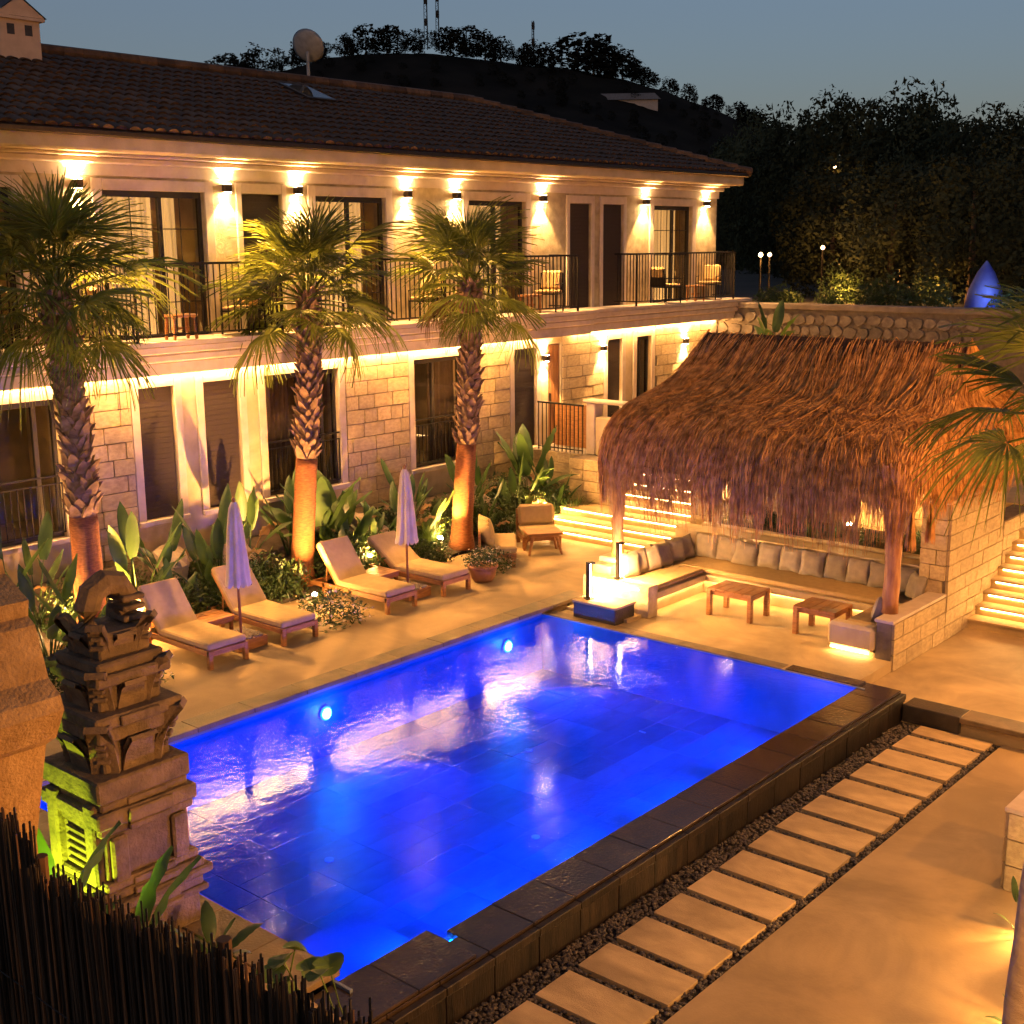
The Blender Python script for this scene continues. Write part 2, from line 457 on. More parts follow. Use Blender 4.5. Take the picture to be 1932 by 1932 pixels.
UNITBLOCK = MB().box(-.5, .5, -.5, .5, -.5, .5, 0.04).mesh('stone_block', 'block')
UNITBLOCK_RIM = UNITBLOCK
def blocks(parent, name, o, u, n, length, height, course=0.26, bl=0.5, seed=1, depth=0.05, mesh=None, joint=0.012, mindrop=0.0):
    """courses of stone blocks on a vertical face: origin o, along u (unit), outward normal n"""
    rnd = random.Random(seed)
    u = Vector(u); n = Vector(n); o = Vector(o)
    rz = math.atan2(u.y, u.x)
    nc = max(1, round(height / course)); ch = height / nc
    for r in range(nc):
        t = -rnd.uniform(0, bl)
        while t < length - 0.02:
            L = bl * rnd.uniform(0.65, 1.3)
            a = max(0.0, t); b = min(length, t + L)
            t += L
            if length - b < 0.12: b = length; t = length
            if b - a < 0.1: continue
            c = o + u * ((a + b) / 2) + Vector((0, 0, ch * (r + .5))) + n * (rnd.uniform(0, 0.008))
            link(name, mesh or UNITBLOCK, parent, c, (rnd.uniform(-.006, .006), rnd.uniform(-.006, .006), rz), (b - a - joint, depth, ch - joint))

# ================================================================== SETTING
WZ, FZ, PZ, TZ = -0.12, -0.10, -0.50, -0.26
struct('ground', MB().quad((-1500, -1500, -2.2), (2500, -1500, -2.2), (2500, 2500, -2.2), (-1500, 2500, -2.2)), 'ground')
struct('pool_deck', MB().box(2.5, 20.0, 13.03, 16.6, -2.1, 0).box(16.5, 20.0, 12.82, 13.03, -2.1, -0.001), 'deck')
struct('pool_end_paving', MB().box(1.0, 5.88, 6.72, 13.03, -2.1, -0.02), 'deck')
struct('lounge_floor', MB().box(15.79, 19.9, 7.40, 12.82, -2.1, FZ), 'floor')
struct('terrace', MB().box(16.0, 20.45, -2.0, 7.40, -2.1, TZ), 'floor')
struct('walkway', MB().box(2.0, 15.97, -6.0, 5.33, -2.1, PZ), 'concrete')
struct('gravel_bed', MB().box(4.0, 15.97, 5.33, 6.72, -2.1, PZ - 0.03), 'gravelbase')
struct('upper_terrace', MB().box(22.95, 30.0, -2.0, 18.45, -2.1, 1.30), 'floor')
# planting bed rising towards the house
mb = MB()
nx, ny = 60, 10
for i in range(nx + 1):
    for j in range(ny + 1):
        x = 2.0 + 19.9 * i / nx; y = 16.6 + 1.85 * j / ny
        z = 0.03 + 0.75 * (j / ny) ** 1.3 + 0.07 * mnoise.noise(Vector((x * 1.3, y * 1.3, 0)))
        mb.v.append((x, y, z))
for i in range(nx):
    for j in range(ny):
        a = i * (ny + 1) + j
        mb.f.append((a, a + ny + 1, a + ny + 2, a + 1)); mb.mi.append(0)
struct('planting_bed', mb, 'soil', True)

# terrace edge kerb
for k, (y0, y1) in enumerate(((-2.0, 1.2), (1.2, 3.0), (3.0, 4.8), (4.8, 5.9))):
    o = bx('kerb', 'coping', None, 15.90, 16.30, y0 + .004, y1 - .004, -0.32, TZ + 0.012, 0.01); o['kind'] = 'structure'
o = bx('kerb', 'basalt', None, 15.93, 16.30, 5.904, 6.70, -0.5, TZ + 0.006, 0.01); o['kind'] = 'structure'

# ------------------------------------------------------------------ swimming pool
X0, X1, Y0, Y1 = 6.24, 15.77, 7.20, 13.0
pool = thing('swimming_pool', 'long rectangular pool full of glowing blue water with dark stone overflow edge', 'pool', (X0, Y0, 0))
def pb(name, mats, x0, x1, y0, y1, z0, z1, bev=0.0):
    return bx(name, mats, pool, x0 - X0, x1 - X0, y0 - Y0, y1 - Y0, z0, z1, bev)
PB = -1.08
pb('basin', 'pooltile', X0 - .1, X1 + .1, Y0 - .1, Y1 + .1, PB - .3, PB - .02)
pb('basin_wall', 'pooltile', X0 - .03, X0, Y0, Y1 + .02, PB - .02, -0.05)
pb('basin_wall', 'pooltile', X1, X1 + .03, Y0, Y1 + .02, PB - .02, -0.105)
pb('basin_wall', 'pooltile', X0, X1, Y1, Y1 + .025, PB - .02, -0.062)
pb('weir_wall', 'pooltile', X0, X1, Y0 - .03, Y0 + .05, PB - .02, -0.186)
TL = MB().box(-.5, .5, -.5, .5, -.5, .5, 0.002).mesh('pool_tile', 'pooltile')
tx, ty = 0.80, 0.40
nx = round((X1 - X0) / tx); ny = round((Y1 - Y0) / ty)
for i in range(nx):
    for j in range(ny):
        sx = (X1 - X0) / nx; sy = (Y1 - Y0) / ny
        off = 0
        link('floor_tile', TL, pool, ((i + .5) * sx + off, (j + .5) * sy, PB - 0.01 + random.uniform(-.0015, .0015)), (0, 0, 0), (sx - .004, sy - .004, 0.02))
# steps inside the near end
pb('pool_step', 'pooltile', X0 + .001, 7.65, Y0 + .051, 8.75, PB, -0.52, 0.01)
pb('pool_step', 'pooltile', X0 + .001, 7.10, 8.76, Y1 - .001, PB, -0.70, 0.01)
pb('pool_step', 'pooltile', X0 + .001, 6.75, 8.77, Y1 - .002, PB, -0.40, 0.01)
# wet overflow rim and outer wall
pb('outer_wall', 'basalt', 4.0, 16.05, 6.745, Y0 - .031, -2.0, -0.185)
L = 0.62
n = int((16.06 - 5.0) / L)
for i in range(n + 1):
    a = 5.0 + i * L; b = min(a + L, 16.07)
    far = b > 7.7
    pb('rim_slab', 'wetstone', a + .003, b - .003, 6.79, Y0 - .032 + (.15 if far else 0), -0.183, -0.116 + random.uniform(-.0015, .0015), 0.006)
    pb('outer_lip', 'cladding', a + .003, b - .003, 6.712, 6.785, -0.23, -0.150 + random.uniform(-.002, .002), 0.006)
    pb('cladding_tile', 'cladding', a + .004 + random.uniform(0, .004), b - .004, 6.724 + random.uniform(-.004, .003), 6.744, -0.52, -0.236, 0.004)
for a in (5.9, 6.62):
    pb('corner_slab', 'wetstone', a + .003, a + .717, 6.80, 7.42, -0.114, -0.082 + random.uniform(-.003, .003), 0.008)
pb('corner_slab', 'wetstone', 15.80, 16.04, 7.30, 8.45, -0.16, -0.088, 0.008)
# coping along the house side and the near end
a = 2.5
while a < 16.9:
    b = min(a + 0.9, 16.9)
    pb('coping_slab', 'coping', a + .003, b - .003, 12.93, 13.30, -0.055, 0.012 + random.uniform(-.002, .002), 0.006)
    a = b
a = 7.43
while a < 12.9:
    b = min(a + 0.8, 12.925)
    pb('coping_slab', 'coping', 5.86, 6.31, a + .003, b - .003, -0.055, 0.006 + random.uniform(-.002, .002), 0.006)
    a = b
for a in (8.5, 9.4, 10.3, 11.2):
    pb('far_ledge', 'coping', 15.775, 16.02, a + .003, a + .897, -0.16, FZ + 0.006, 0.006)
pb('far_ledge', 'coping', 15.775, 16.02, 12.1, 12.92, -0.16, FZ + 0.006, 0.006)
pb('inlet', 'white', 14.5, 14.52, 10.0, 10.0 + .1, PB, PB + .012)
for (x, y) in ((8.9, 10.6), (10.9, 9.1), (12.9, 10.9), (9.6, 8.2)):
    part('inlet', MB().lathe([(0.055, 0), (0.055, .012), (0.03, .016)], 12), 'white', pool, loc=(x - X0, y - Y0, PB + .005))
wm = MB()
wm.quad((0, .05, 0), (X1 - X0, .05, 0), (X1 - X0, Y1 - Y0, 0), (0, Y1 - Y0, 0))
water = struct('water', wm, 'water', loc=(X0, Y0, WZ))
BLUE = (0.0, 0.09, 1.0)
def pool_light(x, y, side, seen, label, e=280):
    t = thing('pool_light', label, 'pool light', (x, y, -0.44), 0, 'underwater pool lights')
    n = -1 if side > 0 else 1
    b = MB(); b.lathe([(0.11, 0), (0.11, 0.02), (0.085, 0.035)], 20)
    part('bezel', b, 'white', t, rot=(R(90) * (1 if side > 0 else -1), 0, 0))
    b = MB(); b.lathe([(0.078, 0.036), (0.06, 0.048), (0.02, .052)], 20)
    part('lens', b, 'poolglow', t, rot=(R(90) * (1 if side > 0 else -1), 0, 0))
    light('SPOT', 'pool_lamp', t, (0, n * 0.10, 0), e, BLUE, 0.08, R(76), 1.0, (0, n, -.27))
    light('POINT', 'pool_halo', t, (0, n * 0.16, 0), 7, (.05, .25, 1.0), 0.05)
    return t
pool_light(10.95, 12.99, 1, True, 'glowing underwater lamp nearer the left end of the pool wall')
pool_light(14.85, 12.99, 1, True, 'glowing underwater lamp nearer the far corner of the pool')
for i, x in enumerate((7.4, 9.2, 11.0, 12.9, 14.8)):
    t = pool_light(x, 7.265, -1, False, 'underwater lamp on the overflow wall of the pool, %s from the near end' % ('first', 'second', 'third', 'fourth', 'fifth')[i], 330)

pb('led_strip', 'poolfill', X0 + .3, X1 - .3, Y0 + .051, Y0 + .07, -0.24, -0.20)  # unseen glowing strip, added to spread even blue over the pool floor
pb('led_strip', 'poolfill', X0 + .001, X0 + .02, Y0 + .3, Y1 - .3, -0.24, -0.20)  # the same added glow along the near end

# ------------------------------------------------------------------ stepping stones and pebbles
SM = MB().box(-.5, .5, -.5, .5, -.5, .5, 0.012).mesh('stepping_stone', 'slab')
names = ['nearest the terrace step'] + ['%s from the terrace step' % s for s in
        'second third fourth fifth sixth seventh eighth ninth tenth eleventh twelfth thirteenth fourteenth fifteenth'.split()]
stone_rects = []
for i in range(15):
    xf = 16.05 - 0.607 * i
    if i == 0: xf = 15.88
    xn = 16.05 - 0.607 * i - 0.495
    o = link('stepping_stone', SM, None, ((xf + xn) / 2, 5.92 + random.uniform(-.01, .01), PZ - 0.02), (0, 0, random.uniform(-.012, .012)), (xf - xn, 0.98, 0.09))
    tag(o, 'rectangular paving slab set in dark pebbles, ' + names[i], 'stepping stone', 'stepping stones beside the pool')
    stone_rects.append((xn, xf))
def ico():
    t = (1 + 5 ** .5) / 2
    v = [(-1, t, 0), (1, t, 0), (-1, -t, 0), (1, -t, 0), (0, -1, t), (0, 1, t), (0, -1, -t), (0, 1, -t), (t, 0, -1), (t, 0, 1), (-t, 0, -1), (-t, 0, 1)]
    f = [(0, 11, 5), (0, 5, 1), (0, 1, 7), (0, 7, 10), (0, 10, 11), (1, 5, 9), (5, 11, 4), (11, 10, 2), (10, 7, 6), (7, 1, 8), (3, 9, 4), (3, 4, 2), (3, 2, 6), (3, 6, 8), (3, 8, 9), (4, 9, 5), (2, 4, 11), (6, 2, 10), (8, 6, 7), (9, 8, 1)]
    return [Vector(p).normalized() for p in v], f
IV, IF = ico()
def pebbles(mb, count, fx, r0, r1, rnd):
    for _ in range(count):
        x, y, z = fx(rnd)
        if x is None: continue
        r = rnd.uniform(r0, r1); a = rnd.uniform(0, 6.28); sq = rnd.uniform(.5, .8); st = rnd.uniform(.7, 1.0)
        c, s = math.cos(a), math.sin(a)
        mb.add([(x + r * (p.x * c - p.y * st * s), y + r * (p.x * s + p.y * st * c), z + r * p.z * sq) for p in IV], IF)
rnd = random.Random(5)
def fpath(rnd):
    x = rnd.uniform(6.0, 15.9); y = rnd.uniform(5.35, 6.70)
    if 5.43 < y < 6.41:
        for a, b in stone_rects:
            if a < x < b: return None, 0, 0
    return x, y, PZ - 0.02 + rnd.uniform(0, .02)
mb = MB(); pebbles(mb, 13000, fpath, 0.012, 0.030, rnd)
o = part('pebble_bed', mb, 'pebble', None); o['kind'] = 'stuff'; tag(o, 'dark grey pebbles filling the strip between the pool wall and the walkway', 'pebbles')

# ------------------------------------------------------------------ stairs with light strips
def stairs(name, label, x0, y0, y1, zb, n, run, rise, led_from=0, e='led', led_inset=0.1, ymax2=None):
    t = thing(name, label, 'stairs', (x0, y0, zb))
    W = y1 - y0
    for i in range(n):
        w = W if (ymax2 is None or i < 3) else ymax2 - y0
        z = rise * (i + 1)
        s = bx('step', 'floor', t, i * run, n * run + 0.35, 0, w, z - rise + (0 if i else -1.5), z - 0.03)
        bx('tread', 'floor', s, i * run - 0.03, (i + 1) * run + .0, 0.001, w - .001, z - 0.029, z, 0.004)
        if i >= led_from:
            bx('led_strip', e, s, i * run - 0.014, i * run - 0.004, led_inset, w - led_inset, z - 0.048, z - 0.033)
    return t
stairs('garden_stairs', 'pale stone steps with glowing light strips rising behind the left post of the thatched pavilion', 20.0, 12.95, 16.55, 0.0, 8, 0.36, 0.162, 0, ymax2=15.5)
stairs('garden_stairs', 'pale stone steps with glowing light strips at the right edge beyond the block wall', 19.98, 3.0, 7.39, TZ, 10, 0.31, 0.158, 1)

# ------------------------------------------------------------------ walls round the lounge
def stone_wall(label, x0, x1, y0, y1, z0, z1, faces, seed, cat='wall', course=0.25, bl=0.5, cap=None):
    t = thing('stone_wall', label, cat, (x0, y0, z0))
    lx, ly, h = x1 - x0, y1 - y0, z1 - z0
    bx('wall_core', 'mortar', t, 0, lx, 0, ly, 0, h)
    d = 0.05
    if '-y' in faces: blocks(t, 'stone_block', (0, -0.012, 0), (1, 0, 0), (0, -1, 0), lx, h, course, bl, seed, d)
    if '+y' in faces: blocks(t, 'stone_block', (0, ly + 0.012, 0), (1, 0, 0), (0, 1, 0), lx, h, course, bl, seed + 1, d)
    if '-x' in faces: blocks(t, 'stone_block', (-0.012, 0, 0), (0, 1, 0), (-1, 0, 0), ly, h, course, bl, seed + 2, d)
    if cap: bx('cap', 'trim', t, -cap, lx + cap, -cap, ly + cap, h, h + 0.05, 0.008)
    return t
stone_wall('low stone block wall carrying the right pavilion post', 17.10, 19.00, 7.42, 7.66, TZ, 0.47, ('-y',), 21, cap=0.03)
stone_wall('tall stone block wall beside the right flight of lit steps', 19.02, 21.35, 7.42, 7.85, TZ, 1.95, ('-y', '-x'), 31, cap=0.02)
stone_wall('stone block wall behind the planting at the back of the lounge', 21.7, 22.1, 7.86, 12.5, 0.3, 2.3, ('-x',), 41, cap=0.03)
stone_wall('stone pier with a wall lamp beside the left flight of steps', 20.25, 22.9, 12.52, 12.94, FZ, 2.35, ('-x', '-y', '+y'), 51, cap=0.03)
stone_wall('square stone block wall at the head of the planting beside the left steps', 21.5, 22.9, 15.52, 16.9, 0.0, 1.40, ('-x',), 61, cap=0.0)
stone_wall('stone retaining wall below the entrance landing', 21.95, 22.9, 16.92, 18.4, 0.0, 1.40, ('-x',), 66)

stone_wall('sloping-side stone block wall carrying the upper end of the right flight of steps', 21.36, 23.3, 7.42, 7.80, TZ, 1.28, ('-y',), 35)
# planter behind the bench
pt = thing('planter', 'raised plastered planting bed behind the lounge bench', 'planter', (19.9, 7.9, FZ))
bx('wall', 'plaster', pt, 0, .16, 0, 4.6, 0, 0.92, 0.01)
bx('soil', 'soil', pt, .161, 1.79, 0, 4.6, 0, 0.84)

# ------------------------------------------------------------------ built-in bench
bn = thing('lounge_bench', 'U-shaped plastered bench with lit underside wrapping the sunken lounge', 'bench', (16.6, 7.66, FZ))
def bb(name, mats, x0, x1, y0, y1, z0, z1, bev=0.0):
    return bx(name, mats, bn, x0 - 16.6, x1 - 16.6, y0 - 7.66, y1 - 7.66, z0 - FZ, z1 - FZ, bev)
SZ = 0.26
bb('seat_base', 'plaster', 18.62, 19.45, 7.67, 12.40, FZ, 0.12)
bb('seat', 'plaster', 18.50, 19.45, 7.67, 12.40, 0.14, SZ, 0.012)
bb('led_strip', 'led', 18.598, 18.612, 8.45, 11.45, 0.115, 0.135)
bb('back_wall', 'plaster', 19.46, 19.88, 7.67, 12.80, FZ, 0.78, 0.012)
bb('seat_base', 'plaster', 16.90, 18.61, 11.62, 12.40, FZ, 0.12)
bb('seat', 'plaster', 16.90, 18.499, 11.50, 12.40, 0.14, SZ, 0.012)
bb('led_strip', 'led', 16.95, 18.6, 11.598, 11.612, 0.115, 0.135)
bb('back_wall', 'travertine', 16.90, 19.455, 12.41, 12.80, FZ, 0.58, 0.012)
bb('end_wall', 'travertine', 16.62, 16.89, 11.42, 12.80, FZ, 0.44, 0.012)
bb('led_strip', 'led', 16.605, 16.617, 11.62, 12.6, 0.36, 0.38)
bb('seat_base', 'plaster', 17.28, 18.61, 7.67, 8.15, FZ, 0.12)
bb('seat', 'plaster', 17.28, 18.499, 7.67, 8.28, 0.14, SZ, 0.012)
bb('end_wall', 'plaster', 17.02, 17.27, 7.67, 8.42, -0.02, 0.36, 0.05)
bb('led_strip', 'led', 17.04, 17.06, 7.75, 8.36, -0.045, -0.025)
bb('end_base', 'plaster', 17.1, 17.26, 7.67, 8.3, FZ, -0.021)
# passage step by the block
o = bx('passage_step', 'floor', None, 16.2, 16.61, 11.55, 12.81, -0.3, -0.045, 0.004); o['kind'] = 'structure'
t = thing('stone_plinth', 'dark fronted stone block at the far pool corner carrying a bollard lamp', 'plinth', (15.95, 11.62, -0.3))
bx('core', 'basalt', t, 0, .55, 0, .85, 0, 0.46, 0.006)
bx('cap', 'floor', t, -.02, .57, -.02, .87, 0.462, 0.50, 0.006)

# ================================================================== HOTEL
YW = 18.5
hotel = thing('hotel_building', 'long two-storey cream stone hotel with dark tiled roof behind the palms', 'building', (6.0, YW, 0))
HX = 6.0
def hb(name, mats, x0, x1, y0, y1, z0, z1, bev=0.0, parent=None):
    return bx(name, mats, parent or hotel, x0 - HX, x1 - HX, y0 - YW, y1 - YW, z0, z1, bev)
UZ = 4.47           # upper floor level
DT = 6.90
up_open = [(8.1, 9.9, UZ, DT), (11.42, 13.38, UZ, DT), (14.16, 15.05, UZ + .02, DT), (15.85, 17.64, UZ, DT), (20.04, 21.9, UZ, DT),
           (23.47, 24.29, UZ + .02, DT), (24.75, 25.58, UZ + .02, DT), (26.87, 28.63, UZ, DT)]
gr_open = [(8.0, 10.35, 1.42, 3.66), (11.82, 12.52, 1.42, 3.68), (13.12, 13.89, 1.42, 3.68), (14.47, 16.25, 1.42, 3.68), (18.30, 19.79, 1.42, 3.68),
           (21.46, 22.24, 1.42, 3.68), (22.70, 23.18, 1.38, 3.72), (24.97, 25.57, 1.42, 3.68), (26.20, 26.85, 2.0, 3.68)]
XL, XR = 6.0, 29.86
def wall_pieces(ops, z0, z1, m, th=0.32):
    xs = XL
    for (a, b, c, d) in sorted(ops):
        hb('wall', m, xs, a, YW, YW + th, z0, z1)
        if c > z0 + .01: hb('wall', m, a, b, YW, YW + th, z0, c)
        hb('wall', m, a, b, YW, YW + th, d, z1)
        xs = b
    hb('wall', m, xs, XR, YW, YW + th, z0, z1)
wall_pieces(up_open, UZ, 7.12, 'travertine')
wall_pieces(gr_open, -0.5, 4.05, 'plaster')
hb('side_wall', 'plaster', XR - .3, XR, YW + .32, YW + 8.5, -0.5, 7.12)
hb('back_wall', 'plaster', XL, XR, YW + 8.5, YW + 8.8, -0.5, 7.12)
hb('ceiling', 'room', XL, XR, YW + .32, YW + 8.5, 7.0, 7.1)
hb('floor_slab', 'room', XL, XR, YW + .32, YW + 8.5, 4.1, UZ - .01)

# balcony slab with mouldings, a step in its line at X 22.9
def fascia(x0, x1, yf, zt, zb, par=None):
    hb('balcony_slab', 'trim', x0, x1, yf, YW - .003, zt - .07, zt)
    prof = [(yf + .02, zt - .075, .10), (yf + .05, zt - .18, .10), (yf + .10, zt - .29, .12), (yf + .17, zt - .42, .06)]
    hb('slab_moulding', 'trim', x0 + .02, x1 - .02, yf + .05, YW - .003, zt - .20, zt - .071, 0.02)
    hb('slab_moulding', 'trim', x0 + .03, x1 - .03, yf + .10, YW - .003, zt - .34, zt - .201, 0.03)
    hb('slab_moulding', 'trim', x0 + .04, x1 - .04, yf + .18, yf + .40, zb - .03, zt - .341, 0.02)
    hb('slab_soffit', 'plaster', x0 + .04, x1 - .04, yf + .401, YW - .003, zt - .39, zt - .342)
fascia(XL, 23.4, 17.55, 4.50, 3.98)
fascia(23.41, 30.55, 17.75, 4.50, 4.00)
hb('led_strip', 'ledcove', XL, 22.2, 18.37, 18.43, 3.918, 3.945)
hb('led_strip', 'ledcove', 23.5, 29.8, 18.38, 18.43, 3.928, 3.952)
# frieze and cornice
hb('frieze', 'trim', XL, XR + .03, YW - .05, YW + .3, 7.12, 7.30)
hb('cornice', 'trim', XL, XR + .12, YW - .16, YW + .3, 7.301, 7.40, 0.02)
hb('cornice', 'trim', XL, XR + .20, YW - .28, YW + .3, 7.401, 7.45, 0.01)
hb('cornice', 'plaster', XL, XR + .34, YW - .62, YW + .3, 7.451, 7.70, 0.03)
hb('gutter', 'bronze', XL, XR + .42, YW - .74, YW - .62, 7.66, 7.76, 0.02)

def surround(x0, x1, z0, z1, w=0.16, d=0.045, sill=False, top=0.18):
    f = hb('surround', 'trim', x0 - w, x0, YW - d, YW - .002, z0, z1 + top, 0.008)
    hb('surround', 'trim', x1, x1 + w, YW - d, YW - .002, z0, z1 + top, 0.008)
    hb('surround', 'trim', x0 + .001, x1 - .001, YW - d, YW - .002, z1, z1 + top, 0.008)
    if sill: hb('sill', 'trim', x0 - w, x1 + w, YW - .09, YW - .002, z0 - .09, z0 - .002, 0.008)

def curtain_mesh(x0, x1, z0, z1, y, m, seed, parent):
    rnd = random.Random(seed); mb = MB(); n = max(8, int((x1 - x0) / 0.018)); ph = rnd.uniform(0, 6)
    fr = rnd.uniform(52, 66)
    for i in range(n + 1):
        x = x0 + (x1 - x0) * i / n
        d = 0.035 * math.sin(fr * (x + 0.03 * math.sin(9 * x + ph)) + ph) + 0.012 * math.sin(23 * x + 2 * ph)
        for k, z in enumerate((z0, (z0 + z1) / 2, z1)):
            mb.v.append((x - HX, y - YW + d * (1.2 - .25 * k), z))
    for i in range(n):
        for k in range(2):
            a = i * 3 + k
            mb.f.append((a, a + 3, a + 4, a + 1)); mb.mi.append(0)
    return part('curtain', mb, m, parent, True)

def room(x0, x1, z0, z1, depth, energy, col=WARM2):
    hb('room_wall', 'room', x0 - .5, x1 + .5, YW + .34 + depth, YW + .38 + depth, z0 - .05, z1 + .2)
    hb('room_wall', 'room', x0 - .54, x0 - .5, YW + .325, YW + .38 + depth, z0 - .05, z1 + .2)
    hb('room_wall', 'room', x1 + .5, x1 + .54, YW + .325, YW + .38 + depth, z0 - .05, z1 + .2)
    hb('room_floor', 'room', x0 - .5, x1 + .5, YW + .325, YW + .38 + depth, z0 - .09, z0 - .051)
    hb('room_ceiling', 'room', x0 - .5, x1 + .5, YW + .325, YW + .38 + depth, z1 + .201, z1 + .25)

def door_window(x0, x1, z0, z1, splits, curt, seed, energy, fw=0.055, dark_right=0.0, muntin=True, depth=1.6):
    f = hb('window', 'frame', x0, x0 + fw, YW + .08, YW + .16, z0, z1)
    o = (x0 - HX, 0, 0)
    hb('frame', 'frame', x1 - fw, x1, YW + .08, YW + .16, z0, z1, parent=f)
    hb('frame', 'frame', x0 + fw, x1 - fw, YW + .08, YW + .16, z1 - fw * 1.8, z1, parent=f)
    hb('frame', 'frame', x0 + fw, x1 - fw, YW + .08, YW + .16, z0, z0 + fw * 1.6, parent=f)
    xs = [x0 + fw] + [x0 + (x1 - x0) * s for s in splits] + [x1 - fw]
    for s in xs[1:-1]:
        hb('mullion', 'frame', s - .035, s + .035, YW + .085, YW + .155, z0 + fw * 1.6, z1 - fw * 1.8, parent=f)
    for i in range(len(xs) - 1):
        a, b = xs[i] + (.035 if i else 0), xs[i + 1] - (.035 if i < len(xs) - 2 else 0)
        hb('pane', 'glass', a, b, YW + .115, YW + .121, z0 + fw * 1.6, z1 - fw * 1.8, parent=f)
        if muntin:
            for k in (1, 2, 3):
                zz = z0 + (z1 - z0) * k / 4
                hb('glazing_bar', 'frame', a, b, YW + .105, YW + .114, zz - .009, zz + .009, parent=f)
            hb('glazing_bar', 'frame', (a + b) / 2 - .009, (a + b) / 2 + .009, YW + .104, YW + .113, z0 + fw, z1 - fw * 1.8, parent=f)
    for (c0, c1, m) in curt:
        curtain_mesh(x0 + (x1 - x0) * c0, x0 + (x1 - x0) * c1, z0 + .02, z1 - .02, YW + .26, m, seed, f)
        seed += 1
    room(x0, x1, z0, z1, depth, energy)
    if energy > 20 and z0 < 4:
        lx = x0 + (x1 - x0) * .3
        part('table_lamp', MB().lathe([(.10, z0 + .75), (.13, z0 + .95), (.12, z0 + 1.15), (.08, z0 + 1.25)], 14), 'lampshade', f, True, loc=(lx - HX, .9, 0))
    return f
# upper floor
for i, (a, b, c, d) in enumerate(up_open):
    w_ = b - a
    if i in (2, 5, 6):
        s = hb('shutter', 'shutter', a + .012, b - .012, YW + .04, YW + .10, c + .01, d - .01)
        for k in range(int((d - c) / 0.09)):
            hb('slat', 'shutter', a + .03, b - .03, YW + .034, YW + .039, c + .05 + k * 0.09, c + .115 + k * 0.09, 0.004, parent=s)
        surround(a, b, c, d, 0.12)
    else:
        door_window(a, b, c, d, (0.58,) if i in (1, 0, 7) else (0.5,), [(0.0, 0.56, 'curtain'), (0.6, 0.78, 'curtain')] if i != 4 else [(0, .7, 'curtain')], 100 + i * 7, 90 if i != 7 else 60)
        surround(a, b, c, d, 0.18)
# ground floor
for i, (a, b, c, d) in enumerate(gr_open):
    if i in (1, 2, 5, 7):
        s = hb('shutter', 'shutter', a + .012, b - .012, YW + .04, YW + .10, c + .01, d - .01)
        for k in range(int((d - c) / 0.09)):
            hb('slat', 'shutter', a + .03, b - .03, YW + .034, YW + .039, c + .05 + k * 0.09, c + .115 + k * 0.09, 0.004, parent=s)
        surround(a, b, c, d, 0.15, sill=True)
    elif i == 6:
        s = hb('door', 'wooddoor', a + .02, b - .02, YW + .05, YW + .10, c, d - .02)
        for k in range(4):
            hb('plank', 'wooddoor', a + .03 + k * .105, a + .03 + k * .105 + .098, YW + .035, YW + .049, c + .02, d - .04, 0.004, parent=s)
        hb('handle', 'bronze', a + .07, a + .09, YW - .02, YW + .034, c + 1.0, c + 1.2, parent=s)
    elif i == 8:
        door_window(a, b, c, d, (0.45,), [(0.0, .45, 'curtaindark')], 300, 0, muntin=False)
        surround(a, b, c, d, 0.15, sill=True)
    else:
        cur = {0: [(0, .55, 'curtaindark')], 3: [(0, .42, 'curtaindark'), (.55, .75, 'curtaindark')], 4: [(.45, .98, 'curtaindark')]}[i]
        door_window(a, b, c, d, {0: (0.85,), 3: (0.48, .8), 4: (0.45,)}[i], cur, 200 + i * 5, {0: 30, 3: 18, 4: 45}[i], muntin=False)
        surround(a, b, c, d, 0.16, sill=True)
        # french balcony bars
        g = hb('guard_rail', 'darkmetal', a + .01, b - .01, YW - .02, YW + .01, c + 1.0, c + 1.03)
        hb('rail', 'darkmetal', a + .01, b - .01, YW - .015, YW + .005, c + .88, c + .9, parent=g)
        hb('rail', 'darkmetal', a + .01, b - .01, YW - .015, YW + .005, c + .08, c + .1, parent=g)
        nb = int((b - a) / 0.11)
        for k in range(nb + 1):
            x = a + .02 + (b - a - .04) * k / nb
            hb('baluster', 'darkmetal', x - .007, x + .007, YW - .012, YW + .002, c + .1, c + .88, parent=g)
# plinth band and ashlar panels of the ground floor
for k, (a, b, c, d) in enumerate(((10.52, 11.66, 0.6, 3.93), (16.42, 18.13, 0.6, 3.93), (19.96, 21.30, 0.6, 3.93), (23.2, 24.8, 1.32, 3.93), (27.02, 29.85, 1.32, 3.93))):
    hb('wall_panel', 'mortar', a, b, YW - .012, YW - .003, c, d)
    blocks(hotel, 'stone_block', (a - HX, -0.024, c), (1, 0, 0), (0, -1, 0), b - a, d - c, 0.27, 0.5, 70 + k, 0.035, joint=0.016)
hb('corner_pilaster', 'trim', 29.62, 29.9, YW - .06, YW - .041, 1.3, 4.0, 0.005)
for x in (10.97, 13.81, 15.39, 18.19, 19.61, 22.43, 26.45, 29.22):
    pass

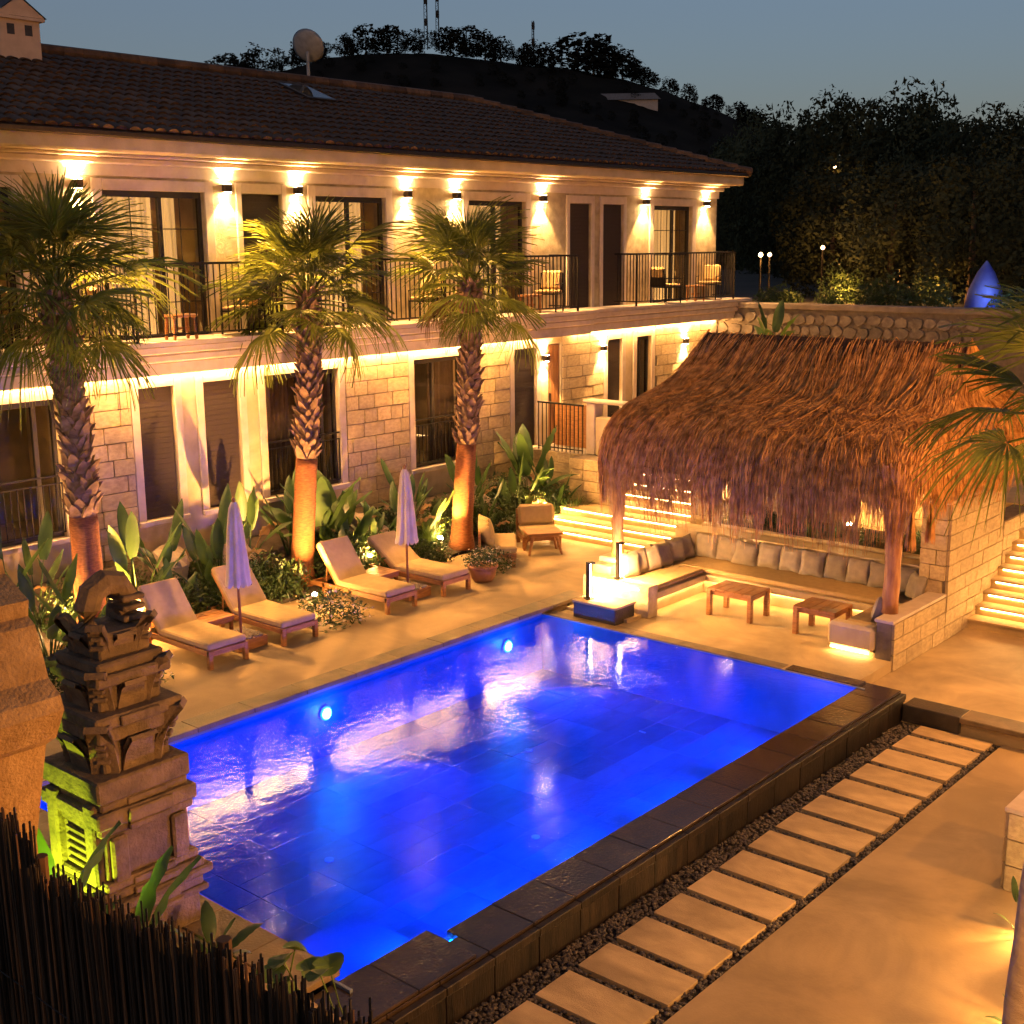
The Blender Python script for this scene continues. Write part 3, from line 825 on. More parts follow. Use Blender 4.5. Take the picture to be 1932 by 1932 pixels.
# ------------------------------------------------------------------ roof
RX1 = XR + .45; RY0 = YW - .72; RZ0 = 7.74; RYR = 22.2; RZR = 9.47; RXR = 24.0
def rz_(y): return RZ0 + (RZR - RZ0) * (y - RY0) / (RYR - RY0)
mb = MB()
mb.quad((XL - HX, RY0 - YW, RZ0), (RX1 - HX, RY0 - YW, RZ0), (RXR - HX, RYR - YW, RZR), (XL - HX, RYR - YW, RZR))
mb.tri((RX1 - HX, RY0 - YW, RZ0), (RX1 - HX, 2 * RYR - RY0 - YW, RZ0), (RXR - HX, RYR - YW, RZR))
mb.quad((RX1 - HX, 2 * RYR - RY0 - YW, RZ0), (XL - HX, 2 * RYR - RY0 - YW, RZ0), (XL - HX, RYR - YW, RZR), (RXR - HX, RYR - YW, RZR))
mb.quad((XL - HX, RY0 - YW, RZ0 - .03), (RX1 - HX, RY0 - YW, RZ0 - .03), (RX1 - HX, RYR - YW, RZ0 - .03), (XL - HX, RYR - YW, RZ0 - .03))
roof = part('roof', mb, 'rooftile', hotel)
# barrel tiles
tm = MB(); ns = 6
for i in range(ns + 1):
    t = math.pi * i / ns
    for k, y in enumerate((0.0, 0.40)):
        rr = 0.105 - 0.015 * k
        tm.v.append((-rr * math.cos(t), y, 0.062 * math.sin(t) * (1 - .15 * k) + (0.03 if k == 0 else 0.0)))
for i in range(ns):
    tm.f.append((2 * i, 2 * i + 2, 2 * i + 3, 2 * i + 1)); tm.mi.append(0)
tm.f.append(tuple(2 * i for i in range(ns + 1))); tm.mi.append(0)
TILE = tm.mesh('roof_tile', 'rooftile', True)
slope = math.atan2(RZR - RZ0, RYR - RY0); SL = math.hypot(RZR - RZ0, RYR - RY0)
rows = int(SL / 0.34); cand = []
for r in range(rows):
    s = r * 0.34 + .02
    y = RY0 + s * math.cos(slope); z = RZ0 + s * math.sin(slope) + .004
    xmax = RX1 + (RXR - RX1) * (y - RY0) / (RYR - RY0)
    x = 7.9
    while x < xmax - .05:
        cand.append((math.hypot(x, y), x, y, z)); x += 0.235
cand.sort()
rnd = random.Random(9); rest = MB()
for k, (d, x, y, z) in enumerate(cand):
    rx = slope + rnd.uniform(-.015, .015); yy = rnd.uniform(-.015, .015); rzz = rnd.uniform(-.03, .03)
    if k < 290:
        link('roof_tile', TILE, roof, (x - HX, y - YW + yy, z), (rx, 0, rzz))
    else:
        M_ = Matrix.Translation((x - HX, y - YW + yy, z)) @ Euler((rx, 0, rzz)).to_matrix().to_4x4()
        rest.add([M_ @ Vector(v) for v in tm.v], tm.f)
o = part('tile_field', rest, 'rooftile', roof, True); o['kind'] = 'stuff'
x = 7.9
while x < RXR:
    o = part('ridge_tile', MB().tube([(x - HX, RYR - YW, RZR + .03), (x + .42 - HX, RYR - YW, RZR + .045)], [.13, .115], 8), 'rooftile', roof); x += .4
hv = Vector((RX1 - RXR, RY0 - RYR, RZ0 - RZR)); nh = int(hv.length / .42)
for k in range(nh):
    a = Vector((RXR, RYR, RZR + .04)) + hv * (k / nh); b = Vector((RXR, RYR, RZR + .06)) + hv * ((k + 1.05) / nh)
    part('ridge_tile', MB().tube([a - Vector((HX, YW, 0)), b - Vector((HX, YW, 0))], [.11, .125], 8), 'rooftile', roof)
# skylight
sk = part('skylight', MB().box(-.38, .38, -.5, .5, 0.05, .12, .01), 'bronze', roof, loc=(17.9 - HX, 21.0 - YW, rz_(21.0)), rot=(slope, 0, 0))
part('pane', MB().box(-.32, .32, -.44, .44, .121, .126), 'glass', sk)
# house-shaped chimney turret
ch = part('chimney', MB().box(-.62, .62, -.55, .55, -.9, 0.62), 'chimneypaint', hotel, loc=(11.85 - HX, 21.7 - YW, 9.45), scale=(.62, .62, .62))
rf = MB()
for s in (-1, 1):
    rf.cur = 0
rf.add([(-.74, -.66, .62), (.74, -.66, .62), (.74, .66, .62), (-.74, .66, .62), (-.74, -.66, .70), (.74, -.66, .70), (.74, .66, .70), (-.74, .66, .70)],
       [(0, 1, 2, 3), (0, 1, 5, 4), (1, 2, 6, 5), (2, 3, 7, 6), (3, 0, 4, 7)])
part('eave_slab', rf, 'chimneypaint', ch)
rf = MB()
rf.add([(-.74, -.66, .705), (.74, -.66, .705), (0, -.66, 1.22), (-.74, .66, .705), (.74, .66, .705), (0, .66, 1.22)], [(0, 1, 2), (5, 4, 3)])
rf.add([(-.74, -.66, .705), (-.74, .66, .705), (-.0, 0, 1.24), ], [(0, 1, 2)])
part('gable', rf, 'chimneypaint', ch)
rf = MB()
rf.quad((-.78, -.7, .70), (0, -.7, 1.26), (0, .7, 1.26), (-.78, .7, .70)).quad((.78, -.7, .70), (.78, .7, .70), (0, .7, 1.26), (0, -.7, 1.26))
part('turret_roof', rf, 'slatedark', ch)
for (x, s) in ((-.25, 1), (.28, 1)):
    bx('vent_opening', 'slatedark', ch, x - .11, x + .11, -.557, -.551, .22, .50)
for y in (-.25, .2):
    bx('vent_opening', 'slatedark', ch, -.627, -.621, y - .11, y + .11, .22, .50)

# ------------------------------------------------------------------ wall lamps
def wall_lamp(x, z, label, group, y=YW, e_up=55, e_dn=155, n=(0, -1), col=WALLW, e_fill=0):
    t = thing('wall_lamp', label, 'wall lamp', (x, y, z), 0 if n == (0, -1) else -R(90), group)
    bx('mount', 'bronze', t, -.03, .03, -.05, 0, -.05, .05)
    bx('housing', 'bronze', t, -.06, .06, -.17, -.05, -.07, .07, .006)
    bx('lens', 'lens', t, -.045, .045, -.155, -.065, .0701, .074)
    bx('lens', 'lens', t, -.045, .045, -.155, -.065, -.074, -.0701)
    light('SPOT', 'up_lamp', t, (0, -.11, .085), e_up, col, 0.02, R(100), .25, (0, 0.05, 1))
    light('SPOT', 'down_lamp', t, (0, -.11, -.085), e_dn, col, 0.02, R(86), .4, (0, 0.0, -1))
    if e_fill: light('SPOT', 'deck_fill_lamp', t, (0, -.19, -.085), e_fill, WARM2, 0.03, R(74), .8, (0, -.62, -1))  # extra spot added to brighten the deck while sparing the wall
    return t
ords = 'leftmost second third fourth fifth sixth seventh rightmost'.split()
for i, x in enumerate((10.97, 13.81, 15.39, 18.19, 19.61, 22.43, 26.45, 29.22)):
    wall_lamp(x, 6.98, '%s of the eight up and down lamps under the upper cornice' % ords[i], 'upper wall lamps', e_fill=(900, 850, 780, 620, 460, 300, 230, 200)[i])
wall_lamp(22.50, 3.42, 'up and down lamp between the shutter and the wooden door at ground level', 'lower wall lamps', e_up=45, e_dn=110)
wall_lamp(24.70, 3.50, 'up and down lamp left of the narrow shutter on the ground floor', 'lower wall lamps', e_up=45, e_dn=110)
wall_lamp(28.32, 3.45, 'up and down lamp on the bare stone at the right end of the ground floor', 'lower wall lamps', e_up=45, e_dn=130)
wall_lamp(20.75, 1.62, 'up and down lamp on the stone pier behind the lounge', 'lower wall lamps', y=12.50, e_up=25, e_dn=60)

# ------------------------------------------------------------------ railings
def railing(label, x0, x1, y, z0, side=None):
    t = thing('balcony_railing', label, 'railing', (x0, y, z0), 0, 'balcony railings')
    L_ = x1 - x0
    bx('top_rail', 'darkmetal', t, 0, L_, -.02, .02, 1.21, 1.25)
    bx('bottom_rail', 'darkmetal', t, 0, L_, -.012, .012, .09, .115)
    for xx in (0.0, L_ - .035):
        bx('post', 'darkmetal', t, xx, xx + .035, -.018, .018, 0, 1.209)
    nb = int(L_ / .125)
    bm_ = MB().box(-.008, .008, -.008, .008, .116, 1.209).mesh('baluster', 'darkmetal')
    for k in range(1, nb):
        link('baluster', bm_, t, (L_ * k / nb, 0, 0))
    if side:
        sd = side
        for xx in (sd if isinstance(sd, tuple) else (sd,)):
            px = 0.0 if xx == 'l' else L_ - .03
            bx('side_rail', 'darkmetal', t, px, px + .03, .021, YW - y - .01, 1.21, 1.249)
            bx('side_rail', 'darkmetal', t, px, px + .03, .021, YW - y - .01, .09, .115)
            for k in range(1, 7):
                yy = (YW - y) * k / 7
                bx('baluster', 'darkmetal', t, px + .007, px + .023, yy - .008, yy + .008, .116, 1.209)
    return t
railing('black balcony railing at the left edge of the upper floor', 7.9, 10.9, 17.66, 4.50, ('r',))
railing('black balcony railing in front of the wide curtained door with the wooden stool', 11.35, 14.3, 17.66, 4.50, ('l', 'r'))
railing('black balcony railing behind the middle palm crown', 15.7, 19.2, 17.66, 4.50, ('l', 'r'))
railing('black balcony railing behind the third palm crown ending at the shutters', 19.7, 22.75, 17.66, 4.50, ('l', 'r'))
railing('black balcony railing at the right end of the upper floor', 25.25, 29.75, 17.84, 4.50, ('l', 'r'))
# entrance landing rail
t = thing('landing_railing', 'short black railing guarding the entrance landing by the wooden door', 'railing', (22.02, 16.95, 1.40))
bx('top_rail', 'darkmetal', t, -.02, .02, 0, 1.3, 1.06, 1.10)
bx('bottom_rail', 'darkmetal', t, -.012, .012, 0, 1.3, .06, .085)
for k in range(12):
    y = 1.26 * k / 11 + .02
    bx('baluster', 'darkmetal', t, -.008, .008, y - .008, y + .008, .0, 1.06)
t = thing('timber_screen', 'honey coloured plank screen behind the landing railing', 'screen', (22.6, 16.95, 1.40))
for k in range(9):
    bx('plank', 'teak', t, 0, .03, .02 + k * .14, .02 + k * .14 + .13, 0.02, 1.0, .004)
t = thing('balustrade', 'pale stone parapet with rounded cap left of the thatched roof', 'balustrade', (22.05, 14.6, 1.40))
bx('pier', 'trim', t, 0, .3, 2.05, 2.3, 0, 1.15, .02)
bx('parapet', 'plaster', t, 0, .25, 0, 2.04, 0, .85, .02)
bx('cap', 'trim', t, -.04, .3, -.02, 2.36, 1.151, 1.22, .02)

# ------------------------------------------------------------------ balcony chairs and stools
def balcony_chair(label, x, y, rz):
    t = thing('balcony_chair', label, 'chair', (x, y, 4.505), rz, 'balcony chairs')
    for sx in (-.27, .27):
        for sy in (-.26, .26):
            bx('leg', 'darkmetal', t, sx - .013, sx + .013, sy - .013, sy + .013, 0, .40 if sy < 0 else .62)
        part('armrest', MB().tube([(sx, -.27, .40), (sx, -.27, .60), (sx, .27, .62)], .012, 6), 'darkmetal', t)
    bx('seat_frame', 'darkmetal', t, -.28, .28, -.28, .28, .38, .405)
    bx('seat_cushion', 'cushion', t, -.26, .26, -.28, .24, .407, .48, .025)
    b = bx('back_frame', 'darkmetal', t, -.27, .27, .27, .29, .41, .85)
    c = part('back_cushion', MB().box(-.24, .24, -.06, .05, 0, .42, .045), 'pillowlight', t, loc=(0, .2, .485), rot=(R(-14), 0, 0))
    return t
balcony_chair('cushioned chair on the balcony right of the wide curtained door', 13.75, 18.05, R(-70))
balcony_chair('cushioned chair on the balcony left of the wide curtained door', 11.15, 18.0, R(70))
balcony_chair('cushioned chair on the balcony between the middle and third palm crowns', 18.3, 18.05, R(-70))
balcony_chair('cushioned chair on the balcony just right of the third palm crown', 22.15, 18.05, R(-70))
balcony_chair('cushioned chair on the right end balcony standing at the corner', 29.15, 18.25, R(-75))
balcony_chair('cushioned chair on the right end balcony standing before the door', 26.9, 18.1, R(75))
def stool(label, x, y, z):
    t = thing('stool', label, 'stool', (x, y, z), 0, 'balcony stools')
    bx('seat', 'teak', t, -.24, .24, -.16, .16, .36, .41, .012)
    for sx in (-.19, .19):
        for sy in (-.11, .11):
            part('leg', MB().tube([(sx * 1.12, sy * 1.1, 0), (sx, sy, .36)], [.028, .032], 8), 'teak', t)
    bx('stretcher', 'teak', t, -.18, .18, -.015, .015, .16, .2)
    return t
stool('small wooden stool on the balcony by the wide curtained door', 12.3, 17.82, 4.505)
stool('small wooden stool on the right end balcony between two chairs', 28.2, 18.05, 4.505)
stool('small wooden stool on the balcony behind the third palm crown', 21.4, 17.95, 4.505)

# satellite dish
t = thing('satellite_dish', 'grey satellite dish on a short mast above the roof ridge', 'satellite dish', (19.0, 22.2, 9.4))
part('mast', MB().tube([(0, 0, -.3), (0, 0, .72)], .035, 8), 'dishpaint', t)
d = MB(); pr = [(0.0, 0.0), (.15, .012), (.3, .05), (.42, .1), (.5, .145)]
d.lathe([(max(r, .01), z) for r, z in pr], 24)
dish = part('dish', d, 'dishpaint', t, True, loc=(-.05, -.03, .80), scale=(.74, .74, .74), rot=(R(62), R(-8), R(118)))
part('feed_arm', MB().tube([(0, -.48, .12), (0, -.2, .62), (0, -.02, .7)], .016, 6), 'dishpaint', dish)
bx('feed_horn', 'darkmetal', dish, -.05, .05, -.07, .05, .62, .74, .01)

# ================================================================== THATCHED PAVILION
pv = thing('thatched_pavilion', 'pavilion with shaggy straw roof on timber posts over the sunken lounge', 'pavilion', (19.0, 10.0, FZ))
PO = Vector((19.0, 10.0, FZ))
PROF = [(0.0, 4.36), (0.10, 4.06), (0.16, 3.86), (0.26, 3.63), (0.40, 3.44), (0.58, 3.30), (0.75, 3.17), (0.88, 2.99), (0.96, 2.72), (1.0, 2.38)]
XRG, HW = 20.2, 3.05
def prof(t):
    for (a, za), (b, zb) in zip(PROF, PROF[1:]):
        if t <= b: return za + (zb - za) * (t - a) / (b - a)
    return PROF[-1][1]
def ring(t, s):
    """point on the roof: t from ridge to eave, s round the perimeter (0..4: front, right, back, left)"""
    g = t ** 0.9
    hx = max(0.02, HW * g); yr = 7.72 - 0.55 * g; yl = 12.62 + 0.45 * g
    k = int(s) % 4; f = s - int(s)
    rc = 0.5 * g
    if k == 0: x, y = XRG - hx, yl + (yr - yl) * f
    elif k == 1: x, y = XRG - hx + 2 * hx * f, yr
    elif k == 2: x, y = XRG + hx, yr + (yl - yr) * f
    else: x, y = XRG + hx - 2 * hx * f, yl
    # round the corners
    cxn, cxf = XRG - hx + rc, XRG + hx - rc; cyr, cyl = yr + rc, yl - rc
    if t > 0.05:
        px = min(max(x, cxn), cxf) if cxn < cxf else XRG; py = min(max(y, cyr), cyl)
        d = Vector((x - px, y - py))
        if d.length > rc > 0 and abs(x - px) > 1e-6 and abs(y - py) > 1e-6:
            d = d.normalized() * rc; x, y = px + d.x, py + d.y
    z = prof(t) - 0.10 * g * math.sin(math.pi * f) * (k in (0, 2))
    z += 0.05 * mnoise.noise(Vector((x * 1.7, y * 1.7, 3.1))) * min(1, 3 * t)
    return Vector((x, y, z))
mb = MB(); NS = 80; NTT = 22
for i in range(NTT + 1):
    for j in range(NS):
        mb.v.append(tuple(ring(i / NTT, 4.0 * j / NS) - PO))
for i in range(NTT):
    for j in range(NS):
        j2 = (j + 1) % NS
        mb.f.append((i * NS + j, i * NS + j2, (i + 1) * NS + j2, (i + 1) * NS + j)); mb.mi.append(0)
part('thatch_layer', mb, 'thatchbase', pv, True)
rnd = random.Random(77)
def ribbon(mb, pts, w0, w1, side):
    n = len(pts)
    for i in range(n - 1):
        a = w0 + (w1 - w0) * i / (n - 1); b = w0 + (w1 - w0) * (i + 1) / (n - 1)
        mb.quad(pts[i] - side * a, pts[i] + side * a, pts[i + 1] + side * b, pts[i + 1] - side * b)
st = MB()
for k in range(25000):
    s = rnd.random()
    s = rnd.choices((rnd.random(), 1 + rnd.random(), 2 + rnd.random(), 3 + rnd.random()), (7, 3, 1.2, 1.6))[0]
    t0 = rnd.random() ** 0.85 * 0.97; dt = rnd.uniform(.10, .26)
    cn = mnoise.noise(Vector((s * 11, t0 * 4, 0))); cm_ = mnoise.noise(Vector((s * 34, t0 * 3, 7)))
    ds = .05 * cn + rnd.gauss(0, .012 + .03 * (.4 < t0 < .75)); lift = .02 + .05 * cm_ + rnd.uniform(.0, .05); flare = rnd.uniform(.0, .05) + .04 * max(0, cm_)
    pts = []
    for q in range(4):
        t = min(1.0, t0 + dt * q / 3); ss = min(3.999, max(0.0, s + ds * q / 3))
        if int(ss) != int(s): ss = s
        p = ring(t, ss)
        out = Vector((p.x - XRG, p.y - 10.2, 0)).normalized()
        over = max(0.0, t0 + dt * q / 3 - 1.0)
        p = p + out * (flare * q / 3) + Vector((0, 0, lift - 3.0 * over * .8))
        pts.append(p - PO)
    d = (pts[-1] - pts[0])
    side = d.cross(Vector((rnd.uniform(-1, 1), rnd.uniform(-1, 1), .8)))
    if side.length < 1e-5: continue
    side.normalize()
    ribbon(st, pts, rnd.uniform(.004, .0085), .003, side)
# messy loose straws lying across the shoulder
for k in range(900):
    s = rnd.choice((rnd.random(), rnd.random(), 1 + rnd.random())); t0 = rnd.uniform(.35, .85)
    p = ring(t0, s); a = rnd.uniform(0, 6.28); L_ = rnd.uniform(.15, .4)
    q = ring(min(.98, max(.05, t0 + .1 * math.sin(a))), min(int(s) + .999, max(int(s), s + .07 * math.cos(a))))
    mid = (p + q) / 2 + Vector((0, 0, rnd.uniform(.06, .14)))
    pts = [p + Vector((0, 0, .05)) - PO, mid - PO, q + Vector((0, 0, .05)) - PO]
    ribbon(st, pts, .005, .004, Vector((rnd.uniform(-1, 1), rnd.uniform(-1, 1), .3)).normalized())
o = part('straw_cover', st, 'straw', pv); o['kind'] = 'stuff'
# hanging fringe
fr = MB()
def fringe(mb, s0, s1, count, lmin, lmax):
    for k in range(count):
        s = rnd.uniform(s0, s1)
        cl = .5 + .5 * mnoise.noise(Vector((s * 26, 0.3, 0)))
        if rnd.random() > .35 + .9 * cl: continue
        p = ring(rnd.uniform(.93, 1.0), s); L_ = rnd.uniform(lmin, lmax) * (0.6 + .55 * cl)
        out = Vector((p.x - XRG, p.y - 10.2, 0)).normalized()
        sway = Vector((rnd.gauss(0, .03), rnd.gauss(0, .03), 0))
        pts = [p + Vector((0, 0, .04)) - PO, p + out * .05 + Vector((0, 0, -L_ * .33)) - PO, p + out * .03 + sway * .5 + Vector((0, 0, -L_ * .7)) - PO, p + sway + Vector((0, 0, -L_)) - PO]
        a = rnd.uniform(0, 3.14)
        ribbon(mb, pts, rnd.uniform(.004, .008), .003, Vector((math.cos(a), math.sin(a), 0)))
fringe(fr, 0.0, 1.0, 3900, .6, 1.2)
fringe(fr, 1.0, 2.0, 1500, .3, .7)
fringe(fr, 3.4, 4.0, 900, .4, .8)
fringe(fr, 2.0, 3.4, 700, .3, .6)
o = part('straw_fringe', fr, 'straw', pv); o['kind'] = 'stuff'
# tassels and the bunch tied round the right post
def tassel(x, y, ztop, zbot, r, n=120, rtop=.02):
    tb = MB()
    for k in range(n):
        a = rnd.uniform(0, 6.28); q = rnd.random() ** .5
        top = Vector((x + math.cos(a) * rtop * q, y + math.sin(a) * rtop * q, ztop))
        mid = Vector((x + math.cos(a) * r * q * .8, y + math.sin(a) * r * q * .8, ztop + (zbot - ztop) * .6))
        bot = Vector((x + math.cos(a) * r * q, y + math.sin(a) * r * q, zbot + rnd.uniform(0, .12)))
        ribbon(tb, [top - PO, mid - PO, bot - PO], .006, .003, Vector((math.sin(a + 1), math.cos(a + 1), 0)))
    return part('tassel', tb, 'straw', pv)
tassel(17.25, 7.28, 2.15, 1.55, .09)
tassel(17.75, 7.20, 2.2, 1.58, .08)
tassel(17.15, 12.75, 2.1, 1.62, .06)
tb = MB()
for k in range(420):
    a = rnd.uniform(0, 6.28); q = rnd.random() ** .5
    top = Vector((17.45 + math.cos(a) * .34 * q, 7.62 + math.sin(a) * .34 * q, 2.75 + rnd.uniform(-.1, .1)))
    bot = Vector((17.5 + math.cos(a) * .11, 7.64 + math.sin(a) * .11, 1.95 - rnd.uniform(0, .5) * (rnd.random() < .25)))
    ribbon(tb, [top - PO, (top * .45 + bot * .55) - PO, bot - PO], .008, .004, Vector((math.sin(a), -math.cos(a), 0)))
part('straw_wrap', tb, 'straw', pv)
def post(x, y, z0, z1, r, seed, lean=(0, 0)):
    rp = random.Random(seed); b = MB(); pts = []; rad = []
    for k in range(9):
        f = k / 8
        pts.append((x - PO.x + lean[0] * f + rp.uniform(-.012, .012), y - PO.y + lean[1] * f + rp.uniform(-.012, .012), z0 + (z1 - z0) * f - PO.z))
        rad.append(r * rp.uniform(.93, 1.08) * (1.12 if k == 0 else 1))
    b.tube(pts, rad, 12)
    o = part('post', b, 'postwood', pv, True)
    return o
post(17.30, 12.55, 0.58, 2.42, .105, 1)
part('post_foot', MB().box(-.22, .22, -.2, .2, 0, .1, .02), 'plaster', pv, loc=(17.30 - PO.x, 12.6 - PO.y, .581 - PO.z))
post(17.50, 7.64, 0.52, 2.45, .12, 2)
post(22.4, 12.3, 1.0, 2.45, .1, 3)
post(22.4, 7.95, 1.9, 2.45, .1, 4)
for (a, b) in (((17.45, 7.5, 2.38), (17.45, 12.7, 2.38)), ((22.4, 7.5, 2.38), (22.4, 12.7, 2.38)), ((17.4, 7.64, 2.48), (22.5, 7.64, 2.48)), ((17.4, 12.45, 2.48), (22.5, 12.45, 2.48)), ((20.2, 7.7, 4.2), (20.2, 12.6, 4.2))):
    part('beam', MB().tube([Vector(a) - PO, Vector(b) - PO], .07, 8), 'postwood', pv)

# ================================================================== LOUNGE THINGS
def pad(label, x0, x1, y0, y1):
    o = bx('seat_pad', 'cushion', None, -(x1 - x0) / 2, (x1 - x0) / 2, -(y1 - y0) / 2, (y1 - y0) / 2, 0, .09, .03)
    o.location = ((x0 + x1) / 2, (y0 + y1) / 2, SZ + .002)
    tag(o, label, 'seat pad')
pad('long beige seat pad along the back of the lounge bench', 18.55, 19.42, 8.32, 12.38)
pad('beige seat pad on the left arm of the lounge bench', 16.95, 18.53, 11.56, 12.38)
pad('beige seat pad on the short right arm of the lounge bench', 17.32, 18.53, 7.72, 8.26)
def pillow_mesh(name, w, h, d, m, seed):
    rp = random.Random(seed); mb = MB(); n = 9
    for side in (1, -1):
        for i in range(n):
            for j in range(n):
                u = -1 + 2 * i / (n - 1); v = -1 + 2 * j / (n - 1)
                pinch = 1 - .10 * (1 - abs(u * v)) * (max(abs(u), abs(v)) ** 4)
                th = d * ((1 - u ** 4) * (1 - v ** 4)) ** .55 * (1 + .12 * mnoise.noise(Vector((u * 2 + seed, v * 2, side))))
                mb.v.append((u * w / 2 * pinch, side * th / 2, v * h / 2 * pinch + h / 2))
        b = 0 if side == 1 else n * n
        for i in range(n - 1):
            for j in range(n - 1):
                a = b + i * n + j
                f = (a, a + 1, a + n + 1, a + n) if side == 1 else (a, a + n, a + n + 1, a + 1)
                mb.f.append(f); mb.mi.append(0)
    return mb.mesh(name, m, True)
PM = [pillow_mesh('pillow', .46, .44, .17, 'pillow', s) for s in (1, 2, 3)]
PML = [pillow_mesh('pillow_light', .5, .42, .18, 'pillowlight', s) for s in (4, 5)]
zs = SZ + .085
rows = ['%s square cushion from the left along the back of the lounge bench' % s for s in 'first second third fourth fifth sixth seventh eighth ninth tenth'.split()]
for i in range(10):
    y = 12.0 - i * .425
    o = link('scatter_cushion', PM[i % 3], None, (19.27 + random.uniform(-.03, .02), y, zs), (R(random.uniform(-16, -11)), 0, R(-90 + random.uniform(-7, 7))))
    if i == 2: o.rotation_euler = (R(-20), R(9), R(-75)); o.location.x -= .12
    tag(o, rows[i], 'cushion', 'cushions along the back of the lounge bench')
rows = ['%s cushion from the pool end on the left arm of the lounge bench' % s for s in 'first second third fourth fifth sixth'.split()]
for i, x in enumerate((17.25, 17.55, 17.88, 18.22, 18.62, 18.95)):
    o = link('scatter_cushion', PM[(i + 1) % 3], None, (x, 12.2 + random.uniform(-.03, .03), zs), (R(-17 - 6 * (i == 3)), R(random.uniform(-8, 8)), R(random.uniform(-24, -6))))
    tag(o, rows[i], 'cushion', 'cushions on the left arm of the lounge bench')
o = link('scatter_cushion', PM[0], None, (17.62, 7.86, zs), (R(-18), 0, R(170))); tag(o, 'square cushion lying on the short right arm of the bench beside the post', 'cushion')
o = link('scatter_cushion', PM[1], None, (18.95, 7.92, zs), (R(-16), 0, R(-130))); tag(o, 'square cushion in the right inner corner of the lounge bench', 'cushion')

def wood_table(label, x, y, z, lx, ly, h, rz=0):
    t = thing('coffee_table', label, 'table', (x, y, z), rz, 'lounge tables')
    n = 5; wv = ly / n
    for k in range(n):
        bx('top_board', 'teak', t, -lx / 2, lx / 2, -ly / 2 + k * wv + .004, -ly / 2 + (k + 1) * wv - .004, h - .035, h, .004)
    for s in (-1, 1):
        bx('apron', 'teak', t, -lx / 2 + .03, lx / 2 - .03, s * (ly / 2 - .05) - .012, s * (ly / 2 - .05) + .012, h - .11, h - .036)
        bx('apron', 'teak', t, s * (lx / 2 - .05) - .012, s * (lx / 2 - .05) + .012, -ly / 2 + .065, ly / 2 - .065, h - .11, h - .036)
        for q in (-1, 1):
            bx('leg', 'teak', t, s * (lx / 2 - .04) - .04, s * (lx / 2 - .04) + .04, q * (ly / 2 - .04) - .04, q * (ly / 2 - .04) + .04, 0, h - .0365, .006)
    return t
wood_table('square wooden coffee table in the left half of the lounge', 17.75, 10.40, FZ, .62, .85, .47)
wood_table('square wooden coffee table in the right half of the lounge', 17.72, 8.85, FZ, .62, .72, .47)

def bollard(label, x, y, z, face, e):
    t = thing('bollard_lamp', label, 'bollard lamp', (x, y, z), face, 'bollard lamps')
    bx('base_plate', 'darkmetal', t, -.07, .07, -.07, .07, 0, .015)
    bx('back', 'darkmetal', t, -.05, .05, .0, .035, .016, .60)
    bx('cap', 'darkmetal', t, -.05, .05, -.09, .035, .601, .625)
    bx('diffuser', 'bollardglow', t, -.035, .035, -.02, -.002, .04, .598)
    for k, zz in enumerate((.2, .5)):
        light('SPOT', 'bollard_light', t, (0, -.05, zz), e, WARM2, .05, R(160), .6, (0, -1, -.55))
    return t
bollard('black bollard lamp standing on the stone block at the pool corner', 16.15, 12.3, 0.20, R(62), 60)
bollard('black bollard lamp standing on the end wall of the lounge bench', 16.78, 12.15, 0.44, R(62), 55)

# ================================================================== SUN LOUNGERS
def lounger(label, x, y, ang, rz=0.0):
    t = thing('sun_lounger', label, 'sun lounger', (x, y, 0), rz, 'sun loungers beside the pool')
    W, L_ = .70, 1.95
    for s in (-1, 1):
        bx('side_rail', 'teak', t, s * (W / 2 - .02) - .02, s * (W / 2 - .02) + .02, .02, L_, .20, .28, .005)
        for yy in (.04, L_ - .35):
            bx('leg', 'teak', t, s * (W / 2 - .035) - .035, s * (W / 2 - .035) + .035, yy - .035, yy + .035, 0, .281, .006)
    bx('end_rail', 'teak', t, -W / 2 + .071, W / 2 - .071, .005, .05, .20, .28, .004)
    bx('end_rail', 'teak', t, -W / 2 + .041, W / 2 - .041, L_ - .045, L_ - .001, .20, .27, .004)
    for k in range(9):
        yy = .09 + k * .135
        bx('slat', 'teak', t, -W / 2 + .041, W / 2 - .041, yy, yy + .09, .265, .282)
    sc_ = part('seat_cushion', MB().box(-W / 2 + .01, W / 2 - .01, .0, 1.22, 0, .10, .022), 'cushion', t, loc=(0, .03, .284))
    bk = part('backrest', MB().box(-W / 2 + .03, W / 2 - .03, 0, .78, -.035, -.004), 'teak', t, loc=(0, 1.27, .29), rot=(ang, 0, 0))
    part('back_cushion', MB().box(-W / 2 + .01, W / 2 - .01, -.01, .82, 0, .10, .022), 'cushion', bk)
    py = 1.27 + .6 * math.cos(ang); pz = .29 + .6 * math.sin(ang) - .04
    for s in (-1, 1):
        part('prop', MB().tube([(s * .2, py, pz), (s * .2, min(py + .05, 1.9), .24)], .014, 6), 'teak', t)
    return t
lounger('first sun lounger from the left, nearest the carved shrine', 10.60, 14.66, R(50))
lounger('second sun lounger from the left, behind the left closed parasol', 11.98, 14.70, R(50))
lounger('third sun lounger from the left, right of the flowering bush', 14.17, 14.70, R(52))
lounger('fourth sun lounger from the left with its back lowered, beside the flower pot', 15.53, 14.72, R(33))
